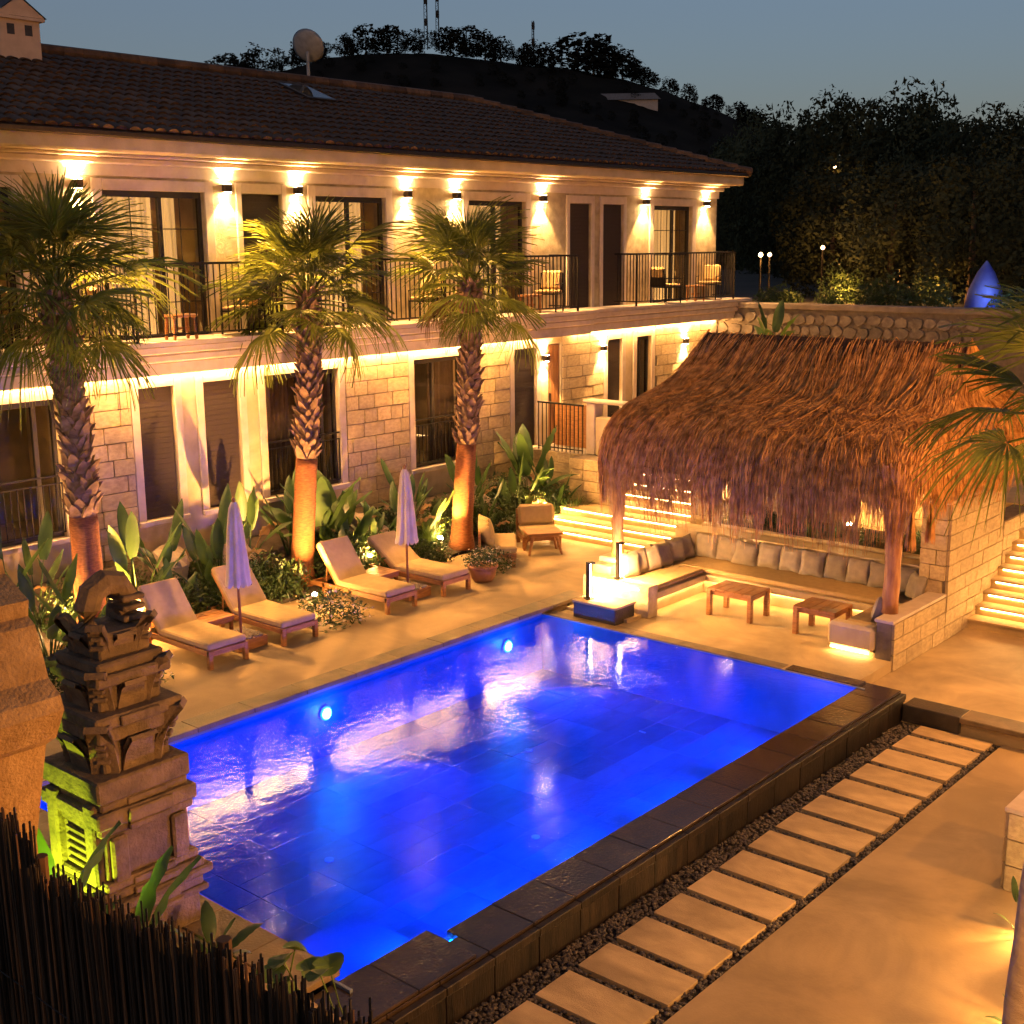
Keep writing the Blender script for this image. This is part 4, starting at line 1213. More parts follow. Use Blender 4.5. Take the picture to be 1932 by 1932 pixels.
def side_table(label, x, y):
    t = thing('side_table', label, 'side table', (x, y, 0), 0, 'low side tables between the loungers')
    for k in range(5):
        bx('top_board', 'teak', t, -.27, .27, -.27 + k * .108 + .004, -.27 + (k + 1) * .108 - .004, .30, .33, .004)
    for s in (-1, 1):
        bx('apron', 'teak', t, -.25, .25, s * .24 - .012, s * .24 + .012, .23, .299)
        for q in (-1, 1):
            bx('leg', 'teak', t, s * .23 - .028, s * .23 + .028, q * .205 - .02, q * .205 + .02, 0, .299, .004)
side_table('low wooden side table between the two loungers on the left', 11.29, 16.05)
side_table('low wooden side table between the two loungers on the right', 14.85, 16.0)
def parasol(label, x, y, zt):
    t = thing('parasol', label, 'parasol', (x, y, 0), 0, 'closed parasols')
    bx('base_box', 'teak', t, -.27, .27, -.3, .3, .01, .17, .005)
    rp = random.Random(int(x * 10)); pbm = MB()
    pebbles(pbm, 240, lambda r_: (r_.uniform(-.25, .25), r_.uniform(-.28, .28), .18), .018, .034, rp)
    o = part('ballast_pebbles', pbm, 'fieldstone', t); o['kind'] = 'stuff'
    part('pole', MB().tube([(0, 0, .1), (0, 0, zt)], .022, 10), 'wooddoor', t, True)
    part('finial', MB().lathe([(.02, zt), (.032, zt + .03), (.01, zt + .07)], 10), 'wooddoor', t, True)
    cm = MB(); n = 48; prof_ = [(.04, zt - .01), (.07, zt - .10), (.10, zt - .4), (.132, zt - .85), (.155, zt - 1.18), (.172, zt - 1.30)]
    for k, (r, z) in enumerate(prof_):
        for i in range(n):
            a = 2 * math.pi * i / n
            rr = r * (1 + .22 * math.sin(a * 8 + k * .22) * min(1, k * .6) + .05 * math.sin(a * 3 + k))
            zz = z + (.03 * math.cos(a * 16) if k == len(prof_) - 1 else 0)
            cm.v.append((rr * math.cos(a), rr * math.sin(a), zz))
    for k in range(len(prof_) - 1):
        for i in range(n):
            i2 = (i + 1) % n
            cm.f.append((k * n + i, k * n + i2, (k + 1) * n + i2, (k + 1) * n + i)); cm.mi.append(0)
    part('canopy', cm, 'canvas', t, True)
parasol('closed pale parasol standing between the two left loungers', 11.28, 15.28, 2.26)
parasol('closed pale parasol standing between the two right loungers', 14.86, 15.28, 2.26)

# sofa, armchair and stool table beside the steps
t = thing('garden_sofa', 'wooden garden sofa with three upright cushions behind the third palm', 'sofa', (17.75, 15.75, 0), R(42))
bx('seat_frame', 'teak', t, -.62, .62, -.36, .36, .18, .27, .008)
bx('seat_cushion', 'cushion', t, -.60, .60, -.37, .30, .272, .40, .03)
bx('back', 'teak', t, -.62, .62, .31, .36, .28, .66, .006)
for sx in (-.56, .56):
    for sy in (-.3, .3): bx('leg', 'teak', t, sx - .04, sx + .04, sy - .04, sy + .04, 0, .18)
for i, yy in enumerate((.25, 0, -.25)):
    o = link('sofa_cushion', PML[i % 2], None, Vector((17.75, 15.75, .40)) + Euler((0, 0, R(42))).to_matrix() @ Vector((-.38 + .36 * i, .16, 0)), (R(-14), 0, R(42 + 22)))
    tag(o, '%s of the three cushions on the garden sofa' % ('left', 'middle', 'right')[i], 'cushion', 'cushions on the garden sofa')
t = thing('garden_armchair', 'low wooden armchair with one thick back cushion beside the steps', 'armchair', (19.25, 15.95, 0), R(-38))
bx('seat_frame', 'teak', t, -.40, .40, -.36, .36, .16, .25, .008)
bx('seat_cushion', 'cushion', t, -.38, .38, -.37, .28, .252, .38, .03)
bx('back', 'teak', t, -.40, .40, .31, .36, .26, .70, .006)
part('back_cushion', MB().box(-.37, .37, -.06, .1, 0, .42, .05), 'cushion', t, loc=(0, .2, .382), rot=(R(-12), 0, 0))
for sx in (-.36, .36):
    for sy in (-.3, .3): bx('leg', 'teak', t, sx - .035, sx + .035, sy - .035, sy + .035, 0, .16)
t = thing('splayed_leg_table', 'small wooden table with splayed legs in front of the armchair', 'table', (18.78, 15.45, 0), R(-38))
bx('top', 'teak', t, -.36, .36, -.26, .26, .40, .445, .01)
bx('apron', 'teak', t, -.28, .28, -.19, .19, .345, .399, .004)
for sx in (-1, 1):
    for sy in (-1, 1): part('leg', MB().tube([(sx * .33, sy * .24, 0), (sx * .24, sy * .16, .35)], [.024, .034], 8), 'teak', t)

# garden spot lamps
def spot(label, x, y, z, e, aim, size=95, col=WARM2, glow='spotglow'):
    t = thing('garden_spotlight', label, 'spotlight', (x, y, z), math.atan2(aim[1], aim[0]) - R(90), 'garden spotlights')
    part('spike', MB().tube([(0, 0, -.12), (0, 0, .05)], .012, 6), 'darkmetal', t)
    bdy = part('body', MB().lathe([(.035, -.07), (.05, -.05), (.052, .05), (.046, .055)], 14), 'darkmetal', t, True, loc=(0, 0, .1), rot=(R(-12), 0, 0))
    part('lens', MB().lathe([(.044, .056), (.046, .075), (.034, .10), (.012, .112)], 14), glow, bdy, True)
    h = math.atan2(aim[2], math.hypot(aim[0], aim[1]))
    v = Vector((0, math.cos(h), math.sin(h)))
    light('SPOT', 'spot_lamp', t, (v.x * .2, v.y * .2, .1 + v.z * .2), e, col, .04, R(size), .6, v)
    light('POINT', 'lamp_spill', t, (0, -.03, .26), e * .05, col, .05)
    return t
spot('garden spotlight glowing at the foot of the middle palm', 13.25, 15.85, .10, 360, (.35, .7, 1.1))
spot('garden spotlight glowing just left of the third palm trunk', 17.2, 16.75, .22, 292, (.5, .05, 1.2))
spot('garden spotlight lighting the rock right of the leftmost palm', 10.35, 16.55, .06, 337, (.12, .6, .9))
spot('garden spotlight hidden behind the left big-leaved plants', 9.3, 16.9, .15, 202, (.1, .35, 1.0))
spot('garden spotlight hidden among the bananas right of the middle palm', 15.4, 16.8, .20, 247, (.1, .5, 1.0))
spot('garden spotlight hidden in the planting beside the steps', 20.3, 16.5, .20, 247, (-.1, .5, .8))
spot('garden spotlight in the raised bed behind the lounge bench', 20.6, 9.85, .86, 81, (1, 0.1, .5), 110)
spot('garden spotlight at the right end of the raised bed behind the bench', 20.6, 8.3, .86, 63, (1, 0.1, .6), 110)
spot('garden spotlight at the foot of the third palm on the deck side', 18.25, 15.85, .06, 108, (-.3, .7, 1.0))

# ================================================================== PALMS
def frond_mesh(name, P, L_, spread, droop, m, seed, nseg=26, split=.5):
    rp = random.Random(seed); mb = MB()
    mb.tube([(0, 0, 0), (P * .5, 0, .03), (P, 0, 0)], [.020, .014, .010], 5)
    st_ = spread / nseg
    for k in range(nseg):
        a = -spread / 2 + st_ * (k + .5)
        l = L_ * (.72 + .28 * math.cos(a * .75)) * rp.uniform(.9, 1.06)
        dz = droop * rp.uniform(.7, 1.4)
        d = Vector((math.cos(a), math.sin(a), 0)); n_ = Vector((-d.y, d.x, 0))
        prev = None; fold = .02
        tw = rp.uniform(-.03, .03)
        for q, r in enumerate((.03, .3, split, .78, 1.0)):
            w_ = (math.tan(st_ / 2) * r * l) if r <= split else (math.tan(st_ / 2) * split * l) * (1 - (r - split) / (1.0 - split)) * .75 + .002
            c = Vector((P, 0, 0)) + d * (r * l) + n_ * (tw * r) + Vector((0, 0, .12 * l * r * (1 - r) - dz * max(0, r - .25) ** 2.0))
            mid = c + Vector((0, 0, -fold * (1 if k % 2 else .4) * min(1, r * 2)))
            cur = (c - n_ * w_, mid, c + n_ * w_)
            if prev:
                mb.quad(prev[0], prev[1], cur[1], cur[0]); mb.quad(prev[1], prev[2], cur[2], cur[1])
            prev = cur
    return mb.mesh(name, m)
FR = [frond_mesh('frond', .62, .74, R(190), .30, 'frond', 1, 30, .42), frond_mesh('frond', .74, .80, R(165), .55, 'frond', 2, 28, .36), frond_mesh('frond', .66, .74, R(200), .75, 'frond', 3, 30, .4), frond_mesh('frond', .55, .70, R(140), .15, 'frond', 4, 26, .45)]
FD = [frond_mesh('dry_frond', .55, .66, R(120), .9, 'deadfrond', 5), frond_mesh('dry_frond', .6, .6, R(100), 1.1, 'frond', 6)]
BOOT = MB()
BOOT.add([(-.075, 0, 0), (.075, 0, 0), (.05, .035, .16), (-.05, .035, .16), (0, .05, .25), (-.075, -.05, 0), (.075, -.05, 0), (-.03, .0, .2), (.03, .0, .2)],
         [(0, 1, 2, 3), (3, 2, 4), (0, 3, 7, 5), (1, 6, 8, 2), (3, 4, 7), (2, 8, 4)])
BOOTM = BOOT.mesh('leaf_base', 'trunkgrey')
def palm(label, base, top, r0, r1, split, nf, seed, lo='trunkred', boots=True, scale=1.0, fr_lo=-55):
    rp = random.Random(seed)
    t = thing('palm_tree', label, 'palm tree', base, 0, 'fan palms')
    B = Vector((0, 0, 0)); T = Vector(top) - Vector(base)
    def ax(f): return B + T * f + Vector((.06 * math.sin(f * 3), .04 * math.sin(f * 4 + 1), 0)) * (T.length / 4)
    mb = MB(); n = 14
    mb.tube([ax(split * k / n) for k in range(n + 1)], [(r0 * 1.25 if k == 0 else r0 * (1.12 if k == 1 else 1) * rp.uniform(.97, 1.03)) - (r0 - r1) * split * k / n for k in range(n + 1)], 16)
    part('trunk', mb, lo, t, True)
    mb = MB()
    mb.tube([ax(split + (1 - split) * k / n) for k in range(n + 1)], [r0 - (r0 - r1) * (split + (1 - split) * k / n) - .012 for k in range(n + 1)], 12)
    part('upper_trunk', mb, 'trunkgrey' if boots else lo, t, True)
    if boots:
        rows_ = int((1 - split) * T.length / .105)
        for k in range(rows_):
            f = split + (1 - split) * (k + .2) / rows_
            rr = r0 - (r0 - r1) * f
            for j in range(7):
                a = 2 * math.pi * (j + .5 * (k % 2)) / 7 + rp.uniform(-.12, .12)
                c = ax(f) + Vector((math.cos(a) * rr * .93, math.sin(a) * rr * .93, 0))
                sc = rp.uniform(.6, 1.0)
                link('leaf_base', BOOTM, t, c, (R(rp.uniform(-30, -2)), rp.uniform(-.28, .28), a - R(90) + rp.uniform(-.3, .3)), (sc * rp.uniform(1.0, 1.4), sc, sc * rp.uniform(.8, 1.25)))
    C = ax(1.0)
    for k in range(nf):
        f = (k + .5) / nf
        el = R(84 - (84 - fr_lo) * f ** 1.05 + rp.uniform(-7, 7)); az = k * 2.39996 + rp.uniform(-.25, .25)
        me = rp.choice(FR) if f < .8 else rp.choice(FR + FD)
        sc = scale * rp.uniform(.75, 1.2) * (.9 if f < .12 else 1)
        o = link('frond', me, t, C + Vector((0, 0, .1 - .35 * f)) + Vector((math.cos(az), math.sin(az), 0)) * .06)
        o.rotation_euler = (Euler((0, 0, az)).to_matrix() @ Euler((0, -el, 0)).to_matrix() @ Euler((rp.uniform(-.5, .5), 0, 0)).to_matrix()).to_euler()
        o.scale = (sc, sc, sc)
    return t
palm('leftmost of the three tall fan palms in front of the hotel', (9.78, 16.9, 0.05), (9.52, 16.9, 5.40), .235, .17, .38, 50, 21, scale=1.12, fr_lo=-42)
palm('middle of the three tall fan palms in front of the hotel', (13.95, 17.0, 0.1), (14.28, 17.0, 5.2), .21, .155, .44, 46, 22, scale=1.14, fr_lo=-40)
palm('third of the tall fan palms, nearest the thatched pavilion', (17.85, 16.75, 0.05), (18.13, 16.75, 5.3), .22, .16, .40, 47, 23, scale=1.06, fr_lo=-42)
palm('fan palm with a pale trunk at the right edge, closest to the camera', (7.60, 2.22, PZ), (9.62, 2.80, 4.85), .165, .12, .9, 26, 24, lo='trunkpale', boots=False, scale=.78, fr_lo=-28)

# ================================================================== PLANTS
def paddle_mesh(name, Ls, Lb, Wb, lean, bend, m, seed, tear=0.0):
    rp = random.Random(seed); mb = MB()
    def ax(s):      # s metres along the leaf
        f = s / (Ls + Lb); th = lean + bend * f * f
        return th
    pts = []; p = Vector((0, 0, 0)); ds = (Ls + Lb) / 16
    dirs = []
    for k in range(17):
        th = ax(k * ds); d = Vector((math.sin(th), 0, math.cos(th)))
        pts.append(p.copy()); dirs.append(d); p = p + d * ds
    ns = int(16 * Ls / (Ls + Lb))
    mb.tube(pts[:ns + 1], [.016 - .008 * k / ns for k in range(ns + 1)], 5)
    prev = None
    for k in range(ns, 17):
        f = (k - ns) / (16 - ns)
        w_ = Wb * .5 * (math.sin(math.pi * min(1, f * .93 + .07)) ** .6) * (1 - .25 * f) if f < .99 else .004
        d = dirs[k]; nrm = Vector((d.z, 0, -d.x))
        up = nrm * (-.32 * w_)
        wob = rp.uniform(-tear, tear)
        cur = (pts[k] + Vector((0, -w_, 0)) - up + nrm * wob, pts[k], pts[k] + Vector((0, w_, 0)) - up - nrm * wob)
        if prev:
            mb.quad(prev[0], prev[1], cur[1], cur[0]); mb.quad(prev[1], prev[2], cur[2], cur[1])
        prev = cur
    return mb.mesh(name, m, True, True)
LV = [paddle_mesh('leaf', .75, .62, .20, .12, .55, 'leaf', 1, .01), paddle_mesh('leaf', .55, .58, .19, .25, .8, 'leaf', 2, .015), paddle_mesh('leaf', .9, .7, .22, .06, .35, 'leaf', 3, .01), paddle_mesh('leaf', .45, .5, .17, .4, 1.2, 'leaf', 4, .01)]
LB = [paddle_mesh('leaf', .6, .95, .36, .2, .8, 'leafbright', 5, .02), paddle_mesh('leaf', .7, 1.0, .38, .1, .6, 'leaf', 6, .03), paddle_mesh('leaf', .45, .8, .32, .45, 1.3, 'leaf', 7, .02)]
LD = [paddle_mesh('dry_leaf', .5, .6, .22, .5, 1.9, 'leafdry', 8, .04)]
def big_leaf(label, x, y, z, n, s, seed, kind=LV, dry=1, grp='big-leaved plants in the bed'):
    rp = random.Random(seed)
    t = thing('paddle_leaf_plant', label, 'plant', (x, y, z), 0, grp)
    for k in range(n):
        me = rp.choice(kind) if k >= dry else rp.choice(LD)
        a = k * 2.4 + rp.uniform(-.4, .4); sc = s * rp.uniform(.7, 1.15)
        link('leaf', me, t, (math.cos(a) * .05, math.sin(a) * .05, -.03), (rp.uniform(-.22, .22), rp.uniform(-.12, .25), a), (sc, sc, sc))
    return t
PL = [('paddle-leaved plant under the left ground floor window, left of the first palm', 8.5, 17.5, .35, 9, 1.15, LV),
      ('paddle-leaved plant at the left edge in front of the dark window', 8.9, 16.7, .06, 9, 1.0, LV),
      ('paddle-leaved plant at the left foot of the first palm', 9.25, 17.6, .4, 8, 1.0, LV),
      ('tall bright paddle-leaved plant right of the first palm, lit from below', 10.75, 17.2, .2, 11, 1.25, LV),
      ('paddle-leaved plant below the first pair of shutters', 11.6, 17.7, .45, 8, 1.05, LV),
      ('paddle-leaved plant behind the left parasol', 12.35, 17.3, .25, 10, 1.1, LV),
      ('slender paddle-leaved plant just left of the middle palm', 13.35, 17.75, .5, 7, 1.15, LV),
      ('broad banana-leaved plant just right of the middle palm', 14.75, 17.5, .35, 9, 1.05, LB),
      ('broad banana-leaved plant under the blank stone wall', 15.55, 17.65, .4, 8, .95, LB),
      ('paddle-leaved plant behind the right parasol', 16.6, 17.3, .25, 9, .95, LV),
      ('paddle-leaved plant left of the third palm', 17.25, 17.6, .4, 9, .95, LV),
      ('paddle-leaved plant right of the third palm', 18.8, 17.4, .3, 10, 1.0, LV),
      ('broad banana-leaved plant under the tall shutter near the landing', 20.9, 17.6, .4, 9, 1.05, LB),
      ('paddle-leaved plant behind the garden armchair', 19.8, 17.0, .15, 10, .95, LV),
      ('paddle-leaved plant in the corner beside the square block wall', 20.9, 16.85, .1, 9, .8, LV),
      ('paddle-leaved plant behind the left lounger pair, low and dark', 11.2, 16.9, .1, 7, .7, LV)]
PL += [('upright paddle-leaved plant between the leftmost window and the first palm trunk', 9.3, 16.2, .02, 9, .95, LV),
      ('second paddle-leaved plant below the shutters, further right', 12.0, 17.1, .2, 9, 1.0, LV),
      ('paddle-leaved plant half hidden by the middle palm trunk', 14.3, 17.75, .5, 9, 1.1, LV),
      ('broad banana-leaved plant beside the foot of the middle palm', 15.0, 17.05, .15, 8, .8, LB),
      ('paddle-leaved plant below the middle ground floor window', 15.9, 17.2, .2, 8, .9, LV),
      ('paddle-leaved plant between the right parasol and the third palm', 17.2, 17.1, .2, 9, .85, LV),
      ('paddle-leaved plant below the tall window right of the third palm', 19.3, 17.75, .45, 9, .95, LV),
      ('low paddle-leaved plant behind the garden sofa', 18.6, 16.9, .1, 9, .75, LV),
      ('paddle-leaved plant in front of the landing retaining wall', 21.5, 17.5, .35, 9, .9, LV)]
for k, (lb, x, y, z, n, s, kd) in enumerate(PL):
    big_leaf(lb, x, y, z, n + 2, s * 1.02, 400 + k, kd)
big_leaf('dark paddle-leaved plant on the bank behind the right end balcony', 29.3, 16.4, 3.2, 8, .75, 431, LB, 0, 'plants on the far bank')

def leaf_cloud(name, n, rx, ry, rz, ls, mats, seed, flowers=0, grass=False):
    rp = random.Random(seed); mb = MB()
    for k in range(n):
        while True:
            p = Vector((rp.uniform(-1, 1), rp.uniform(-1, 1), rp.uniform(-.2, 1)))
            if .25 < p.length < 1: break
        bumpy = .75 + .35 * mnoise.noise(p * 2.2 + Vector((seed, 0, 0)))
        c = Vector((p.x * rx, p.y * ry, p.z * rz)) * bumpy
        a = Vector((rp.gauss(0, 1), rp.gauss(0, 1), rp.gauss(.3, .8))).normalized()
        b = a.cross(Vector((rp.gauss(0, 1), rp.gauss(0, 1), rp.gauss(0, 1)))).normalized()
        l = ls * rp.uniform(.6, 1.3); w_ = l * .32
        mb.cur = 1 if k < flowers else 0
        if k < flowers: l *= .55; w_ = l * .7; c = Vector((p.x * rx, p.y * ry, abs(p.z) * rz)) * (bumpy * 1.06 / max(p.length, .5))
        mb.quad(c - a * l, c + b * w_, c + a * l, c - b * w_)
    return mb.mesh(name, mats)
SH = [leaf_cloud('foliage', 1500, 1, 1, .9, .07, ['shrub', 'petal'], 1), leaf_cloud('foliage', 1500, 1, 1, 1.1, .06, ['shrub', 'petal'], 2), leaf_cloud('foliage', 1300, 1, 1, .9, .06, ['shrub', 'petal'], 3, 150)]
GR = []
for s in (1, 2):
    mb = MB(); rp = random.Random(s + 50)
    for k in range(260):
        a = rp.uniform(0, 6.28); r = rp.uniform(0, .22); L_ = rp.uniform(.45, .95); ln = rp.uniform(.05, .55)
        b0 = Vector((math.cos(a) * r, math.sin(a) * r, 0)); d = Vector((math.cos(a + rp.uniform(-.6, .6)), math.sin(a + rp.uniform(-.6, .6)), 0))
        pts = [b0, b0 + d * (ln * .35 * L_) + Vector((0, 0, L_ * .6)), b0 + d * (ln * L_ * 1.1) + Vector((0, 0, L_ * (.95 - .35 * ln)))]
        ribbon(mb, pts, .009, .002, Vector((-d.y, d.x, 0)))
    GR.append(mb.mesh('blades', 'leafbright'))
def shrub(label, x, y, z, s, me, squash=1.0, grp='shrubs in the bed'):
    if grp == 'shrubs in the bed': s *= 1.2
    t = thing('shrub', label, 'shrub', (x, y, z), random.uniform(0, 6), grp)
    part('stem', MB().tube([(0, 0, -.05), (.03, .02, s * .5)], [.02, .008], 5), 'bark', t)
    link('foliage', me, t, (0, 0, .1 * s), (0, 0, 0), (s, s, s * squash))
    return t
shrub('white flowering bush between the second and third loungers', 12.95, 15.15, .02, .68, SH[2], .75)
shrub('white flowering bush at the foot of the shrine beside the first lounger', 9.05, 15.0, .02, .72, SH[2], .75)
shrub('low dark shrub left of the flowering bush by the shrine', 8.5, 15.9, .02, .6, SH[0], .7)
shrub('dark round shrub behind the first lounger', 10.0, 16.75, .05, .5, SH[1])
shrub('dark shrub between the first and second lounger heads', 11.55, 16.95, .1, .6, SH[0])
shrub('dark shrub behind the second lounger', 12.75, 16.95, .1, .6, SH[1], 1.1)
shrub('large dark shrub behind the third lounger', 15.1, 16.95, .1, .75, SH[0], 1.15)
shrub('dark shrub behind the fourth lounger', 16.1, 16.85, .1, .6, SH[1], 1.05)
FILL = [(8.3, 16.9), (9.6, 17.3), (10.3, 17.9), (10.9, 17.75), (11.35, 17.35), (11.8, 16.85), (12.4, 17.7), (12.7, 17.3), (13.4, 16.9), (14.5, 16.9), (14.9, 17.9), (15.4, 17.25), (15.75, 16.85), (16.3, 17.8), (17.0, 17.5), (17.5, 17.3), (18.4, 17.8), (18.7, 17.1), (19.3, 16.95), (19.9, 17.5), (20.6, 17.9), (21.3, 17.1)]
ORD = 'first second third fourth fifth sixth seventh eighth ninth tenth eleventh twelfth thirteenth fourteenth fifteenth sixteenth seventeenth eighteenth nineteenth twentieth twenty-first twenty-second'.split()
for k, (x, y) in enumerate(FILL):
    shrub('leafy filler shrub in the bed along the hotel, %s from the left' % ORD[k], x, y, .1 + .25 * (y - 16.8), random.uniform(.38, .6), SH[k % 2], random.uniform(.9, 1.4))
shrub('low white flowering bush in front of the third palm', 17.0, 15.35, .02, .55, SH[2], .75)
shrub('dark shrub left of the third palm foot', 16.75, 16.6, .05, .45, SH[0])
shrub('bright shrub behind the garden armchair', 20.2, 17.1, .15, .6, SH[1], 1.1)
shrub('shrub against the square block wall beside the steps', 20.9, 16.75, .05, .5, SH[0], 1.0)
shrub('shrub below the tall shutter near the landing', 20.3, 17.7, .5, .6, SH[1], 1.0)
shrub('dark shrub below the blank stone wall', 16.9, 17.9, .5, .5, SH[0], 1.0)
shrub('dark shrub under the middle ground floor window', 13.2, 17.2, .2, .45, SH[1], 1.0)
for k, (y, s, m_) in enumerate(((8.35, .42, 1), (8.9, .38, 0), (9.5, .36, 1), (10.2, .34, 0), (10.9, .38, 1), (11.6, .40, 0), (12.15, .36, 1))):
    shrub('%s shrub from the right in the raised bed behind the bench' % ('first second third fourth fifth sixth seventh'.split()[k]), 20.55 + .25 * (k % 2), y, .74, s, SH[m_], 1.0, 'shrubs in the raised bed')
def grass(label, x, y, z, s, i):
    t = thing('grass_clump', label, 'ornamental grass', (x, y, z), random.uniform(0, 6), 'ornamental grasses')
    link('blades', GR[i], t, (0, 0, 0), (0, 0, 0), (s, s, s))
grass('arching grass clump right of the first palm, lit yellow', 10.95, 16.8, .08, 1.0, 0)
grass('arching grass clump behind the left loungers', 12.1, 16.9, .1, .9, 1)
grass('arching grass clump just right of the middle palm foot', 14.75, 16.85, .1, 1.0, 0)
grass('bright grass clump left of the third palm foot', 17.0, 16.95, .12, .9, 1)
grass('arching grass clump beside the square block wall', 21.0, 16.4, .0, .9, 0)
grass('spiky grass clump in the right of the raised bed', 20.45, 8.2, .74, .7, 1)
grass('spiky grass clump in the middle of the raised bed', 20.45, 10.5, .74, .6, 0)
# rocks in the bed
def rock(label, x, y, z, s, seed):
    mb = MB(); rp = random.Random(seed); n, mm = 12, 8
    for i in range(mm + 1):
        for j in range(n):
            th = math.pi * i / mm; ph = 2 * math.pi * j / n
            d = Vector((math.sin(th) * math.cos(ph), math.sin(th) * math.sin(ph), math.cos(th)))
            r = 1 + .35 * mnoise.noise(d * 1.6 + Vector((seed, seed * .7, 0))) + .12 * mnoise.noise(d * 5 + Vector((0, seed, 0)))
            mb.v.append((d.x * r * s[0], d.y * r * s[1], d.z * r * s[2]))
    for i in range(mm):
        for j in range(n):
            j2 = (j + 1) % n
            mb.f.append((i * n + j, (i + 1) * n + j, (i + 1) * n + j2, i * n + j2)); mb.mi.append(0)
    o = part('boulder', mb, 'rock', None, False, loc=(x, y, z), rot=(0, 0, rp.uniform(0, 6)))
    tag(o, label, 'rock', 'boulders in the bed')
rock('pale boulder brightly lit just right of the first palm', 10.45, 17.25, .25, (.45, .35, .55), 3)
rock('pale boulder behind the left parasol', 13.0, 17.75, .5, (.5, .4, .45), 5)
rock('pale boulder below the shutters behind the first loungers', 11.9, 18.0, .6, (.55, .3, .45), 8)
rock('pale boulder behind the right parasol', 16.15, 17.5, .35, (.4, .3, .4), 11)
rock('reddish boulder right of the banana leaves', 16.0, 17.95, .6, (.4, .3, .35), 14)
rock('pale boulder low behind the third palm', 19.4, 17.7, .4, (.45, .35, .35), 17)
# flower pot
t = thing('flower_pot', 'round terracotta pot of flowers at the end of the lounger row', 'flower pot', (16.45, 14.95, 0))
part('pot', MB().lathe([(.17, 0), (.21, .06), (.25, .2), (.255, .25), (.285, .26), (.285, .30), (.24, .30), (.22, .26)], 20), 'terracotta', t, True)
link('foliage', SH[2], t, (0, 0, .34), (0, 0, 1), (.42, .42, .38))

# ================================================================== SHRINE AND LEFT FOREGROUND
sx0, sy0 = 5.62, 9.52
sh = thing('carved_shrine', 'tiered carved stone shrine with scrolled corners at the near pool corner', 'shrine', (sx0, sy0, -0.02))
tiers = [(0.00, .30, .47), (.30, .36, .52), (.36, .46, .50), (.46, .54, .545), (.54, .62, .50), (.62, .70, .47), (.70, 1.12, .42), (1.12, 1.20, .46), (1.20, 1.34, .49), (1.34, 1.42, .43), (1.42, 1.62, .46), (1.62, 1.92, .33), (1.92, 2.05, .40), (2.05, 2.16, .43), (2.16, 2.40, .30), (2.40, 2.50, .37), (2.50, 2.60, .33), (2.60, 2.82, .25)]
for (a, b, hw) in tiers:
    o = bx('tier', 'shrinestone', sh, -hw, hw, -hw, hw, a + .001, b + .004, .018); o.rotation_euler = (0, 0, R(random.uniform(-2.2, 2.2))); o.location = (random.uniform(-.012, .012), random.uniform(-.012, .012), 0)
    if hw > .4 and b - a < .16:
        bx('tier_band', 'shrinestone', sh, -hw * .45, hw * .45, -hw - .025, hw + .025, a + .01, b - .01, .01)
def antefix(parent, h, w_, d):
    """upturned scroll that curls outward at the tip, outline extruded"""
    prof_ = []
    for k in range(9):
        f = k / 8
        prof_.append((.02 + d * (.15 + .85 * f ** 1.6) , h * f))
    inner = [(max(-.02, x - d * (.75 - .35 * (z / h))), z * .96) for x, z in prof_][::-1]
    tipc = prof_[-1]
    out = prof_ + [(tipc[0] + .03, tipc[1] - .05), (tipc[0] - .02, tipc[1] - .02)] + inner
    mb = MB(); n = len(out)
    for s in (-1, 1):
        for (x, z) in out: mb.v.append((x, s * w_ * (.5 + .5 * (1 - z / h * .4)), z))
    mb.f.append(tuple(range(n))); mb.mi.append(0)
    mb.f.append(tuple(range(2 * n - 1, n - 1, -1))); mb.mi.append(0)
    for k in range(n):
        k2 = (k + 1) % n
        mb.f.append((k, k2, n + k2, n + k)); mb.mi.append(0)
    return mb.mesh('scroll', 'shrinestone')
AF = [antefix(None, .50, .12, .22), antefix(None, .40, .10, .18), antefix(None, .34, .085, .15)]
for lvl, (z, hw, me) in enumerate(((1.62, .34, AF[0]), (2.16, .29, AF[1]), (2.60, .22, AF[2]))):
    for k in range(4):
        a = R(45 + 90 * k)
        o = link('scroll', me, sh, (math.cos(a) * hw * 1.05, math.sin(a) * hw * 1.05, z), (0, 0, a))
        bx('carving', 'shrinestone', o, .02, .10 + .02 * lvl, -.06, .06, .1, .14, .01)
        bx('carving', 'shrinestone', o, .05, .14, -.05, .05, .18, .22, .01)
        bx('carving', 'shrinestone', o, .08, .17, -.045, .045, .26, .29, .01)
    for k in range(4):
        a = R(90 * k)
        o = link('medallion', me, sh, (math.cos(a) * (hw - .02), math.sin(a) * (hw - .02), z - .02), (0, 0, a), (.6, 1.3, .7))
# ribs carved on the -X face (seen lit green)
for k in range(5):
    bx('rib', 'shrinestone', sh, -.455, -.421, -.16, .16, .74 + k * .075, .785 + k * .075, .008)
for s in (-1, 1):
    bx('side_wing', 'shrinestone', sh, -.50, -.40, s * .30 - .08, s * .30 + .08, .66, 1.40, .02)
    bx('side_wing', 'shrinestone', sh, s * .30 - .08, s * .30 + .08, -.47, -.40, .68, 1.1, .02)
